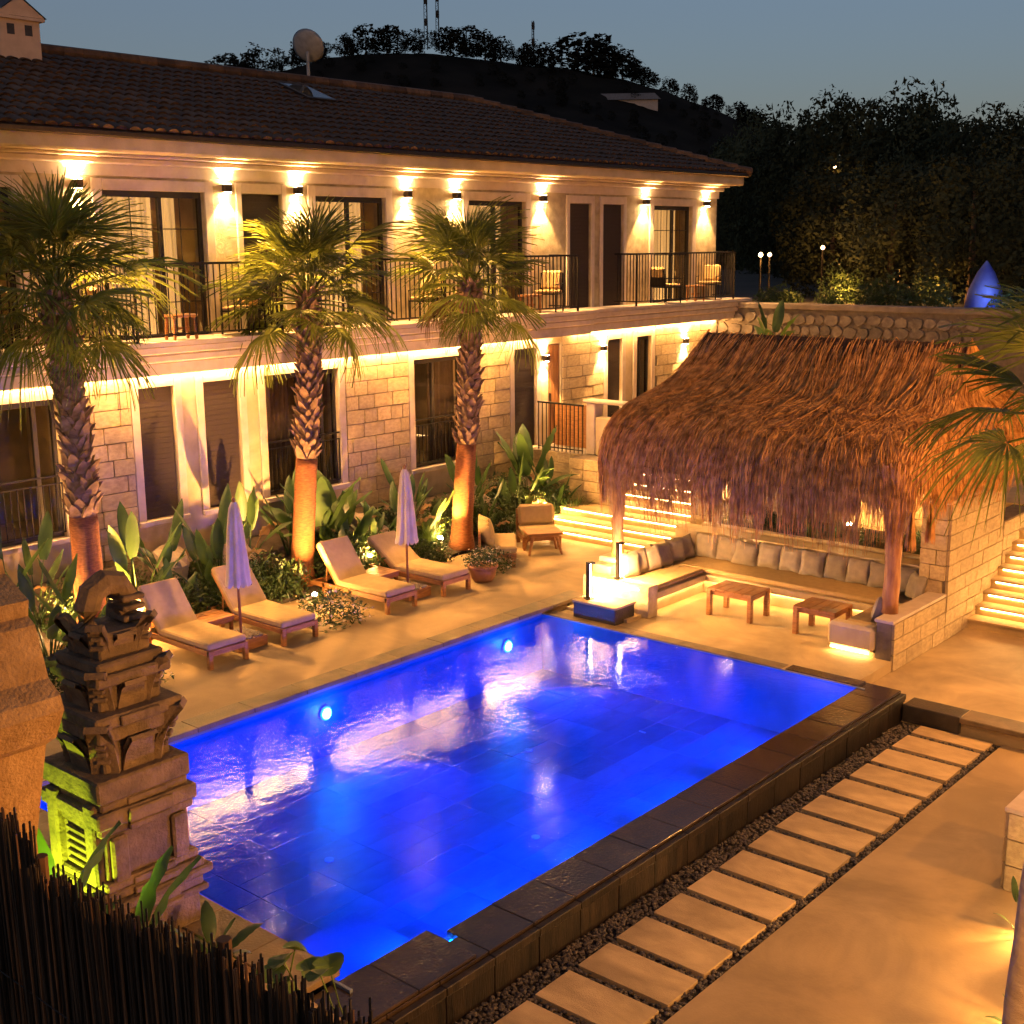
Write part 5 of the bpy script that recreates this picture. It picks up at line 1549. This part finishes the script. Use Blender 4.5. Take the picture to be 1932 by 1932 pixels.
# crowning volute
mb = MB()
mb.tube([(-.16, 0, 2.82), (-.17, 0, 3.0), (-.12, 0, 3.14), (0, 0, 3.2), (.14, 0, 3.17), (.22, 0, 3.05), (.2, 0, 2.93), (.12, 0, 2.9)], [.10, .11, .115, .12, .11, .095, .075, .05], 8)
part('volute', mb, 'shrinestone', sh)
for k in range(3):
    bx('carving', 'shrinestone', sh, .10, .32, -.13, .13, 2.84 + k * .09, 2.89 + k * .09, .012)
spot('yellow-green spotlight hidden behind the reed fence, aimed at the shrine', 4.35, 9.35, .05, 90, (.85, .12, .95), 120, (0.72, 1.0, 0.03), 'greenglow')
def bright_plant(label, x, y, z, n, s, seed):
    return big_leaf(label, x, y, z, n, s, seed, [LB[0], LB[2]], 0, 'plants behind the reed fence')
bright_plant('bright green broad-leaved plant lit between the reed fence and the shrine', 4.42, 8.9, .0, 12, .95, 507)
bright_plant('low bright green broad-leaved plant right of the taller one by the shrine', 4.85, 8.45, .0, 8, .85, 503)
bright_plant('small green broad-leaved plant at the foot of the shrine by the pool edge', 5.68, 8.35, .0, 6, .5, 502)
t = thing('lotus_plant', 'round-leaved yellow-green plant above the fence at the pool corner', 'plant', (5.0, 6.35, 0))
for k in range(7):
    a = k * 2.4; r = .12 + .05 * (k % 3)
    mb = MB(); n = 14
    for j in range(n):
        an = 2 * math.pi * j / n
        mb.v.append((math.cos(an) * .12 * (1 - .25 * (abs(an - math.pi) < .3)), math.sin(an) * .09, .02 * math.cos(2 * an)))
    mb.v.append((0, 0, -.02))
    for j in range(n): mb.f.append((j, (j + 1) % n, n)); mb.mi.append(0)
    o = part('leaf', mb, 'leafbright', t, loc=(math.cos(a) * r, math.sin(a) * r, 1.02 + .05 * (k % 4)), rot=(R(25) * math.cos(a), R(25) * math.sin(a), a))
    part('stem', MB().tube([(0, 0, -.02), (-math.cos(a) * .02, 0, -.5), (0, 0, -1.0)], .006, 5), 'leafbright', o)
# stone trough block beside the pool end
o = bx('stone_block_seat', 'sandslab', None, -.12, .12, -.25, .25, 0, .14, .012); o.location = (5.62, 8.05, -.02)
tag(o, 'small pale stone block on the paving at the near pool end', 'stone block')

# leaning sandstone pillar at the left edge
t = thing('sandstone_pillar', 'rough sandstone gate pillar with a sloping cap at the left edge', 'pillar', (3.5, 6.9, 0))
outl = [(.0, 0), (.02, 2.45), (-.02, 2.56), (-.20, 3.12), (-.33, 3.20), (-.45, 3.40), (-.42, 3.48), (-.30, 3.56), (-.20, 3.86), (-.13, 3.90), (-.15, 4.00), (.10, 4.12), (.12, 4.2), (.9, 4.35), (.9, 0)]
mb = MB(); n = len(outl)
for x in (-.5, 0):
    for (y, z) in outl: mb.v.append((x, y, z + .0))
mb.f.append(tuple(range(n))); mb.mi.append(0)
mb.f.append(tuple(range(2 * n - 1, n - 1, -1))); mb.mi.append(0)
for k in range(n):
    k2 = (k + 1) % n; mb.f.append((k, n + k, n + k2, k2)); mb.mi.append(0)
part('shaft', mb, 'sandslab', t)
vine = thing('climbing_vine', 'dark ivy leaves climbing the left side of the sandstone pillar', 'vine', (2.96, 6.95, 0))
rp = random.Random(8)
lm = MB()
for (a, b) in ((0, .055), (60, .04), (120, .05), (180, .03), (240, .05), (300, .04)): lm.v.append((math.cos(R(a)) * b, math.sin(R(a)) * b, 0))
lm.v.append((0, 0, .012))
for k in range(6): lm.f.append((k, (k + 1) % 6, 6)); lm.mi.append(0)
IVY = lm.mesh('ivy_leaf', 'shrub')
part('stem', MB().tube([(.0, .1, 0), (.02, .0, 1.5), (.03, .03, 2.6), (.02, -.02, 3.2), (.03, .1, 3.8)], .008, 5), 'bark', vine)
part('stem', MB().tube([(.03, .03, 3.5), (-.02, -.12, 3.52), (.0, -.3, 3.48)], .006, 5), 'bark', vine)
for k in range(46):
    z = rp.uniform(2.3, 3.95)
    link('ivy_leaf', IVY, vine, (rp.uniform(-.06, .02), rp.gauss(-.12, .12), z), (rp.uniform(-.6, .6), R(-90) + rp.uniform(-.6, .6), rp.uniform(-.5, .5)), [rp.uniform(.9, 2.0)] * 3)

# reed fence
fn = thing('reed_fence', 'dark reed screen fence crossing the bottom left corner', 'fence', (3.0, 2.4, 0.6))
rp = random.Random(31)
def ftop(y): return 2.99 - (y - 3.36) * .078 + (0.22 if y > 6.02 else 0)
mb = MB()
ym = 2.3
while ym < 6.75:
    mb.quad((.035, ym - 2.4, 0), (.035, ym + .05 - 2.4, 0), (.035, ym + .05 - 2.4, ftop(ym) - .12 - .6), (.035, ym - 2.4, ftop(ym) - .12 - .6)); ym += .05
for k in range(500):
    y = rp.uniform(2.3, 6.75); L_ = ftop(y) - .6 + rp.gauss(-.06, .05)
    mb.tube([(rp.uniform(.0, .03), y - 2.4, 0), (rp.uniform(.0, .03), y - 2.4 + rp.gauss(0, .02), L_)], rp.uniform(.005, .008), 4, False)
o = part('reed_mat', mb, 'reed', fn); o['kind'] = 'stuff'
RD = []
for m_ in ('reed', 'reed', 'reed', 'reedlight'):
    RD.append(MB().tube([(0, 0, 0), (.003, .004, .5), (0, 0, 1.0)], [.0085, .008, .006], 5).mesh('reed', m_))
for k in range(280):
    y = 2.3 + 4.45 * (k + rp.random()) / 280
    L_ = ftop(y) - .6 + rp.gauss(0.0, .035)
    link('reed', rp.choice(RD), fn, (rp.uniform(-.03, -.005), y - 2.4, 0), (rp.gauss(0, .012), rp.gauss(0, .012), rp.uniform(0, 6)), (1, 1, L_))
for z in (.5, 1.4):
    part('binding_wire', MB().tube([(-.04, -.1, z), (-.04, 2.1, z + .02), (-.04, 4.35, z)], .004, 4), 'darkmetal', fn)
for y in (2.6, 4.4, 6.02):
    part('post', MB().tube([(.06, y - 2.4, -.6), (.06, y - 2.4, ftop(y) - .6 + .02)], .035, 8), 'reedlight', fn)

# right edge: low wall with cap and added lamps along the walkway
gw = stone_wall('low garden wall with stone cap at the right edge of the walkway', 12.2, 13.0, 3.40, 3.95, PZ, 0.35, ('-x', '+y'), 91, cap=.04)
def added_path_lamp(label, x, y, z, e, flood=None):  # unseen posts, added to light walkway, shrine and thatch
    t = thing('added_lamp_post', label, 'lamp post', (x, y, PZ), 0, 'added lamp posts out of view')
    h = z - PZ
    part('pole', MB().tube([(0, 0, 0), (0, 0, h - .2)], .035, 8), 'darkmetal', t)
    part('lantern', MB().lathe([(.05, h - .2), (.09, h - .17), (.09, h - .12), (.06, h - .11)], 12), 'darkmetal', t)
    part('glass', MB().lathe([(.05, h - .108), (.085, h - .1), (.085, h + .1), (.05, h + .11)], 12), 'lanternglow', t)
    part('cap', MB().lathe([(.12, h + .112), (.10, h + .15), (.03, h + .2)], 12), 'darkmetal', t)
    for k in range(3):
        a = 2.1 * k
        light('POINT', 'lantern_light', t, (math.cos(a) * .13, math.sin(a) * .13, h - .02), e / 3, WARM, .07)
    if flood:
        hd = part('added_floodlight', MB().box(-.08, .08, -.10, .02, -.06, .06, .01), 'darkmetal', t, loc=(0, .12, h - .5))
        light('SPOT', 'added_flood_lamp', t, (0, .26, h - .5), flood[0], WARM, .06, R(58), .9, flood[1])  # added flood that brightens the shrine and the sandstone pillar
added_path_lamp('added lamp post outside the right edge beside the walkway', 12.0, 0.6, 3.3, 230)
added_path_lamp('added tall lamp post outside the right edge on the terrace', 17.4, 3.4, 4.9, 520)
added_path_lamp('added lamp post outside the bottom edge beside the near walkway', 6.9, 0.9, 3.3, 230, (520, (-2.4, 7.2, -1.2)))
sp = spot('garden spotlight at the right edge throwing leaf shadows over the walkway', 11.75, 3.15, PZ + .03, 70, (-.9, .75, -.02), 70)
sp = spot('garden spotlight near the pale palm trunk throwing leaf shadows over the walkway', 9.95, 2.55, PZ + .03, 34, (-.15, 1, -.02), 70)
big_leaf('low paddle-leaved plant beside the garden wall at the right edge', 11.45, 3.5, PZ, 9, .36, 601, LV, 0, 'plants along the walkway')
big_leaf('low paddle-leaved plant at the foot of the pale palm', 9.9, 2.95, PZ, 9, .36, 602, LV, 0, 'plants along the walkway')

# ================================================================== BACKGROUND
struct('garden_ground', MB().quad((30.35, -20, 4.2), (140, -20, 4.2), (140, 90, 4.2), (30.35, 90, 4.2)).quad((30.35, -20, -2.2), (30.35, 90, -2.2), (30.35, 90, 4.2), (30.35, -20, 4.2)), 'ground')
bw = thing('field_stone_wall', 'rubble stone retaining wall behind the pavilion roof', 'wall', (30.0, 3.0, 1.3))
bx('wall_core', 'mortar', bw, 0, .34, 0, 16.0, 0, 2.95)
bx('coping', 'fieldstone', bw, -.06, .36, 0, 16.0, 2.951, 3.10, .02)
rp = random.Random(3); FSM = []
for s in range(5):
    mb = MB(); n = 9; rr = [rp.uniform(.40, .55) for _ in range(n)]
    for (d, f) in ((0, 1.0), (-.6, .9)):
        for k in range(n):
            a = 2 * math.pi * k / n; mb.v.append((d * .1, math.cos(a) * rr[k] * f, math.sin(a) * rr[k] * f))
    for k in range(n):
        k2 = (k + 1) % n; mb.f.append((k, k2, n + k2, n + k)); mb.mi.append(0)
    mb.f.append(tuple(range(n, 2 * n))); mb.mi.append(0)
    FSM.append(mb.mesh('rubble_stone', 'fieldstone'))
for r in range(7):
    y = 8.2 + rp.uniform(0, .2); z = 1.0 + r * .285
    while y < 15.9:
        L_ = rp.uniform(.26, .46)
        link('rubble_stone', rp.choice(FSM), bw, (-.002, y + L_ / 2, z + rp.uniform(-.03, .03)), (rp.uniform(0, 6) if L_ < .34 else rp.choice((0, 3.14)), 0, 0), (1, L_ * 1.02, .29 * rp.uniform(.95, 1.1) if L_ > .34 else L_ * 1.02))
        y += L_ * .95
# trees
def crown_mesh(name, m, seed, lobes, n, ls):
    rp = random.Random(seed); mb = MB()
    L = []
    for k in range(lobes):
        f = k / max(1, lobes - 1); a = k * 2.4 + rp.uniform(-.5, .5)
        rad = (.42 * math.sin(math.pi * (.12 + .8 * f)) + .05)
        L.append((Vector((math.cos(a) * rad * rp.uniform(.5, 1), math.sin(a) * rad * rp.uniform(.5, 1), .22 + .72 * f)), rp.uniform(.13, .24)))
    for k in range(n):
        c, r = L[rp.randrange(lobes)]
        d = Vector((rp.gauss(0, 1), rp.gauss(0, 1), rp.gauss(0, 1))).normalized()
        p = c + d * r * (rp.uniform(.78, 1.04))
        a = Vector((rp.gauss(0, 1), rp.gauss(0, 1), rp.gauss(0, .6))).normalized(); b = a.cross(d)
        if b.length < .1: continue
        b.normalize(); l = ls * rp.uniform(.5, 1.3)
        mb.quad(p - a * l, p + b * l * .5, p + a * l, p - b * l * .5)
    return mb.mesh(name, m)
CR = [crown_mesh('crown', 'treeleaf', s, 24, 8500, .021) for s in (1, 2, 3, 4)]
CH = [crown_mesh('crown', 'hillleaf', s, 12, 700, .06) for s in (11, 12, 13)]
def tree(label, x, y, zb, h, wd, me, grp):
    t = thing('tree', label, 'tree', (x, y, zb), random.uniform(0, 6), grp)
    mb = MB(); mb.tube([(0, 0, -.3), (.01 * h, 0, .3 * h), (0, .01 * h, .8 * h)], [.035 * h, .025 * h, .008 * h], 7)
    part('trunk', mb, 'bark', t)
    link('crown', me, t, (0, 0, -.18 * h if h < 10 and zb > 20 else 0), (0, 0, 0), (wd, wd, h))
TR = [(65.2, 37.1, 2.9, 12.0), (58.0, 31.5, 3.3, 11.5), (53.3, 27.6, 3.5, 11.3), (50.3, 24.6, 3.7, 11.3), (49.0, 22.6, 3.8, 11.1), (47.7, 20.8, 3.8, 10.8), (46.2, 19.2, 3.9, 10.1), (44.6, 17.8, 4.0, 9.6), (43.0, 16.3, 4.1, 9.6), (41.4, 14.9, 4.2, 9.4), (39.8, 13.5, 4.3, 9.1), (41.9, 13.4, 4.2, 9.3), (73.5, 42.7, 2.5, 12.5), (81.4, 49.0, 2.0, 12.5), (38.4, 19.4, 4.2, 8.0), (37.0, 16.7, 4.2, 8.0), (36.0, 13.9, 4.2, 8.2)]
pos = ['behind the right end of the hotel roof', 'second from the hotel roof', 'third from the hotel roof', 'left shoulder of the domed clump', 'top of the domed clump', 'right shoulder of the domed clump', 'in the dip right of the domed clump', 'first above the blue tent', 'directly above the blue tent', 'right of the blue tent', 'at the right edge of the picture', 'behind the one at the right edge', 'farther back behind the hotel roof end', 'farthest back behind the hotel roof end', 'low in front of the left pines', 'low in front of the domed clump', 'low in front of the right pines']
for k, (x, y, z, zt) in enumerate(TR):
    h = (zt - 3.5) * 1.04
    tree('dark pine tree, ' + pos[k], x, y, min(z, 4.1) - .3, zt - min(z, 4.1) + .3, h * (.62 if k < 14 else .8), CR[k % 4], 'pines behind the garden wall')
for k, (x, y, s) in enumerate(((31.6, 17.6, .8), (32.2, 16.2, .6), (32.8, 15.0, 1.1), (33.2, 13.9, .9), (33.6, 11.9, .7))):
    shrub('dark bush above the rubble wall, %s from the left' % 'first second third fourth fifth'.split()[k], x, y, 4.2, s, SH[k % 2], 1.0, 'bushes above the rubble wall')
# hill
crest = [(120, 230, 34), (146.7, 214.7, 36.1), (154.8, 208.9, 38.1), (161.1, 204.0, 39.2), (165.9, 200.2, 40.6), (172.1, 194.9, 42.9), (178.2, 189.4, 44.0), (187.0, 180.7, 44.2), (194.7, 172.3, 42.5), (199.4, 166.8, 41.3), (204.6, 160.4, 40.9), (210.8, 152.1, 38.7), (215.0, 146.2, 36.1), (219.5, 139.3, 32.9), (224.4, 131.4, 28.5), (227.4, 126.0, 25.6), (233.1, 115.3, 21.4), (241.0, 97.4, 18.0), (250, 70, 14), (260, 30, 10)]
mb = MB(); NJ = 24; fine = []
for (a, b) in zip(crest, crest[1:]):
    for q in range(4): fine.append(Vector(a).lerp(Vector(b), q / 4))
fine.append(Vector(crest[-1]))
for i, c in enumerate(fine):
    d = Vector((c.x, c.y, 0)).normalized()
    for j in range(NJ + 1):
        f = j / NJ
        if f <= .7:
            g = f / .7; p = Vector((c.x, c.y, 0)) - d * 150 * (1 - g); z = -2 + (c.z + 2) * (g ** 1.35)
        else:
            g = (f - .7) / .3; p = Vector((c.x, c.y, 0)) + d * 120 * g; z = c.z * (1 - g * .9)
        z += (1.6 * mnoise.noise(Vector((p.x * .05, p.y * .05, 0))) + .6 * mnoise.noise(Vector((p.x * .2, p.y * .2, 5)))) * (1 if abs(f - .7) > .03 else .25)
        mb.v.append((p.x, p.y, z))
for i in range(len(fine) - 1):
    for j in range(NJ):
        a = i * (NJ + 1) + j
        mb.f.append((a, a + 1, a + NJ + 2, a + NJ + 1)); mb.mi.append(0)
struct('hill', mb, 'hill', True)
HT = [(155.5, 205.8, 38.0, 4.5), (160.0, 202.4, 38.9, 5), (166.2, 197.4, 40.7, 4), (169.3, 194.7, 42.2, 3), (173.1, 191.4, 43.0, 3.2), (176.1, 188.6, 43.4, 4.6), (179.0, 185.8, 43.6, 4.2), (182.7, 182.2, 43.8, 2.5), (187.6, 177.1, 43.4, 4.2), (189.7, 174.8, 43.2, 4.8), (192.2, 172.2, 42.4, 4.6), (194.2, 169.9, 41.8, 4), (197.2, 166.4, 40.8, 3.6), (198.9, 164.4, 40.5, 4.5), (203.7, 158.4, 39.8, 6.5), (205.6, 155.9, 39.4, 6.8), (207.4, 153.4, 38.6, 6), (208.9, 151.4, 38.0, 5), (211.3, 148.0, 36.7, 3), (214.0, 144.0, 34.8, 2.8), (216.2, 140.8, 33.4, 3), (218.7, 136.9, 31.4, 3), (221.3, 132.5, 29.2, 3.2), (223.2, 129.5, 27.6, 3.4)]
n_ = 'first second third fourth fifth sixth seventh eighth ninth tenth eleventh twelfth thirteenth fourteenth fifteenth sixteenth seventeenth eighteenth nineteenth twentieth'.split() + ['fourth from last', 'third from last', 'second from last', 'last']
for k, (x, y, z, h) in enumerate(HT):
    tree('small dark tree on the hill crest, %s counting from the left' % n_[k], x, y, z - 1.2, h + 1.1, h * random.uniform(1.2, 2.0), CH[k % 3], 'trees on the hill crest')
# trees on the face of the hill read as one mass
rp = random.Random(41); hm = MB(); base = CH[0]
bv = [v.co.copy() for v in base.vertices]; bf = [tuple(p.vertices) for p in base.polygons]
for k in range(420):
    c = fine[rp.randrange(4, len(fine) - 6)]; d = Vector((c.x, c.y, 0)).normalized(); g = rp.uniform(.5, 1.0) ** .6 if k < 240 else rp.uniform(.965, 1.0)
    p = Vector((c.x, c.y, 0)) - d * 150 * (1 - g) ; z = -2 + (c.z + 2) * g ** 1.35; h = rp.uniform(1.4, 3.2) * (1 + .6 * (k > 240 and rp.random() < .3))
    for q in range(0, len(bf), 2):
        f = bf[q]; i0 = len(hm.v)
        for vi in f: hm.v.append((p.x + bv[vi].x * h, p.y + bv[vi].y * h, z - .4 + bv[vi].z * h * .8))
        hm.f.append((i0, i0 + 1, i0 + 2, i0 + 3)); hm.mi.append(0)
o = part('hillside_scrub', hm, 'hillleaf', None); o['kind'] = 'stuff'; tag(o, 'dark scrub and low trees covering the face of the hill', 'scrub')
def mast(label, x, y, z, h, w_, arms):
    t = thing('radio_mast', label, 'mast', (x, y, z - .5), .4, 'masts on the hill')
    for a in (0, 2.09, 4.19):
        part('leg', MB().tube([(math.cos(a) * w_, math.sin(a) * w_, 0), (math.cos(a) * w_ * .7, math.sin(a) * w_ * .7, h)], .07, 4), 'darkmetal', t)
    for k in range(int(h / 1.2)):
        zz = k * 1.2
        part('brace', MB().tube([(w_, 0, zz), (-w_ * .5, w_ * .86, zz + .6), (-w_ * .5, -w_ * .86, zz + 1.2)], .045, 4), 'darkmetal', t)
    for (zz, l) in arms:
        part('antenna', MB().tube([(-l, 0, zz), (l, 0, zz)], .12, 5), 'darkmetal', t)
        part('antenna', MB().box(-.25, .25, -.25, .25, zz - .6, zz + .7), 'darkmetal', t)
mast('tall lattice radio mast rising out of the top of the picture', 187.3, 183.2, 44.0, 14, .45, [(5, .6), (9, .5)])
mast('second lattice mast close beside the tall one on the hill', 188.9, 181.6, 44.0, 12, .4, [(6.5, .7), (9.5, .6)])
mast('short mast with antennas right of the tall pair on the hill', 201.3, 167.6, 41.0, 8.2, .3, [(4.2, .7), (7.2, .9)])
mast('smallest mast with one cross arm on the hill', 204.9, 163.3, 40.8, 4.0, .15, [(2.8, 1.0)])
mast('thin pole on the hill left of the tall masts', 183.3, 187.2, 43.9, 4.2, .08, [])
hh = thing('hillside_house', 'long low house with a pale roof on the hill below the crest', 'house', (196, 141, 29.0), R(127))
bx('wall', 'chimneypaint', hh, -5.5, 5.5, -2.5, 2.5, 0, 2.2)
mb = MB(); mb.quad((-6, -3, 2.2), (6, -3, 2.2), (5, 0, 3.6), (-5, 0, 3.6)).quad((6, 3, 2.2), (-6, 3, 2.2), (-5, 0, 3.6), (5, 0, 3.6)).tri((6, -3, 2.2), (6, 3, 2.2), (5, 0, 3.6)).tri((-6, 3, 2.2), (-6, -3, 2.2), (-5, 0, 3.6))
part('roof', mb, 'fieldstone', hh)
# far garden lamps
def globe(label, x, y, z, r, e):
    t = thing('garden_lamp', label, 'lamp', (x, y, 4.2), 0, 'lamps in the dark garden')
    part('pole', MB().tube([(0, 0, 0), (0, 0, z - 4.2 - r)], .03, 6), 'darkmetal', t)
    part('globe', MB().lathe([(.02, z - 4.2 - r), (r * .8, z - 4.2 - r * .6), (r, z - 4.2), (r * .8, z - 4.2 + r * .6), (.02, z - 4.2 + r)], 12), 'farlamp', t, True)
    light('POINT', 'globe_lamp', t, (0, 0, z - 4.2 - r - .15), e, WARM, .1)
globe('left of two small lamps beside the right end of the balcony', 34.7, 19.9, 5.6, .07, 12)
globe('right of two small lamps beside the right end of the balcony', 34.8, 19.65, 5.6, .06, 12)
globe('single small lamp in the dark garden behind the pavilion', 35.6, 18.3, 5.8, .06, 14)
globe('tiny lamp high among the pines', 48.0, 24.3, 8.9, .06, 4)
shrub('bush lit orange in the dark garden', 35.0, 17.3, 4.2, .95, SH[1], 1.2, 'bushes above the rubble wall')
light('POINT', 'bush_lamp', None, (34.3, 17.0, 4.5), 45, WARM, .1)
shrub('low bush lit orange left of the taller lit bush', 34.5, 18.8, 4.2, .6, SH[0], .8, 'bushes above the rubble wall')
light('POINT', 'bush_lamp', None, (33.9, 18.5, 4.4), 28, WARM, .1)
shrub('small bush lit orange left of the blue tent', 36.2, 15.1, 4.2, .7, SH[1], 1.6, 'bushes above the rubble wall')
light('POINT', 'bush_lamp', None, (35.6, 14.8, 4.6), 22, WARM, .1)
t = thing('play_tent', 'small pointed tent glowing blue in the dark garden', 'tent', (33.7, 12.6, 4.2))
mb = MB(); n = 10
for k in range(n):
    a = 2 * math.pi * k / n
    for (r, z) in ((.5, 0), (.42, .5), (.22, .95), (.02, 1.25)):
        mb.v.append((math.cos(a) * r, math.sin(a) * r, z))
for k in range(n):
    k2 = (k + 1) % n
    for j in range(3): mb.f.append((k * 4 + j, k2 * 4 + j, k2 * 4 + j + 1, k * 4 + j + 1)); mb.mi.append(0)
part('cloth', mb, 'bluecloth', t, True)
light('POINT', 'tent_lamp', None, (32.9, 12.1, 4.6), 4, (.5, .65, 1.0), .1)
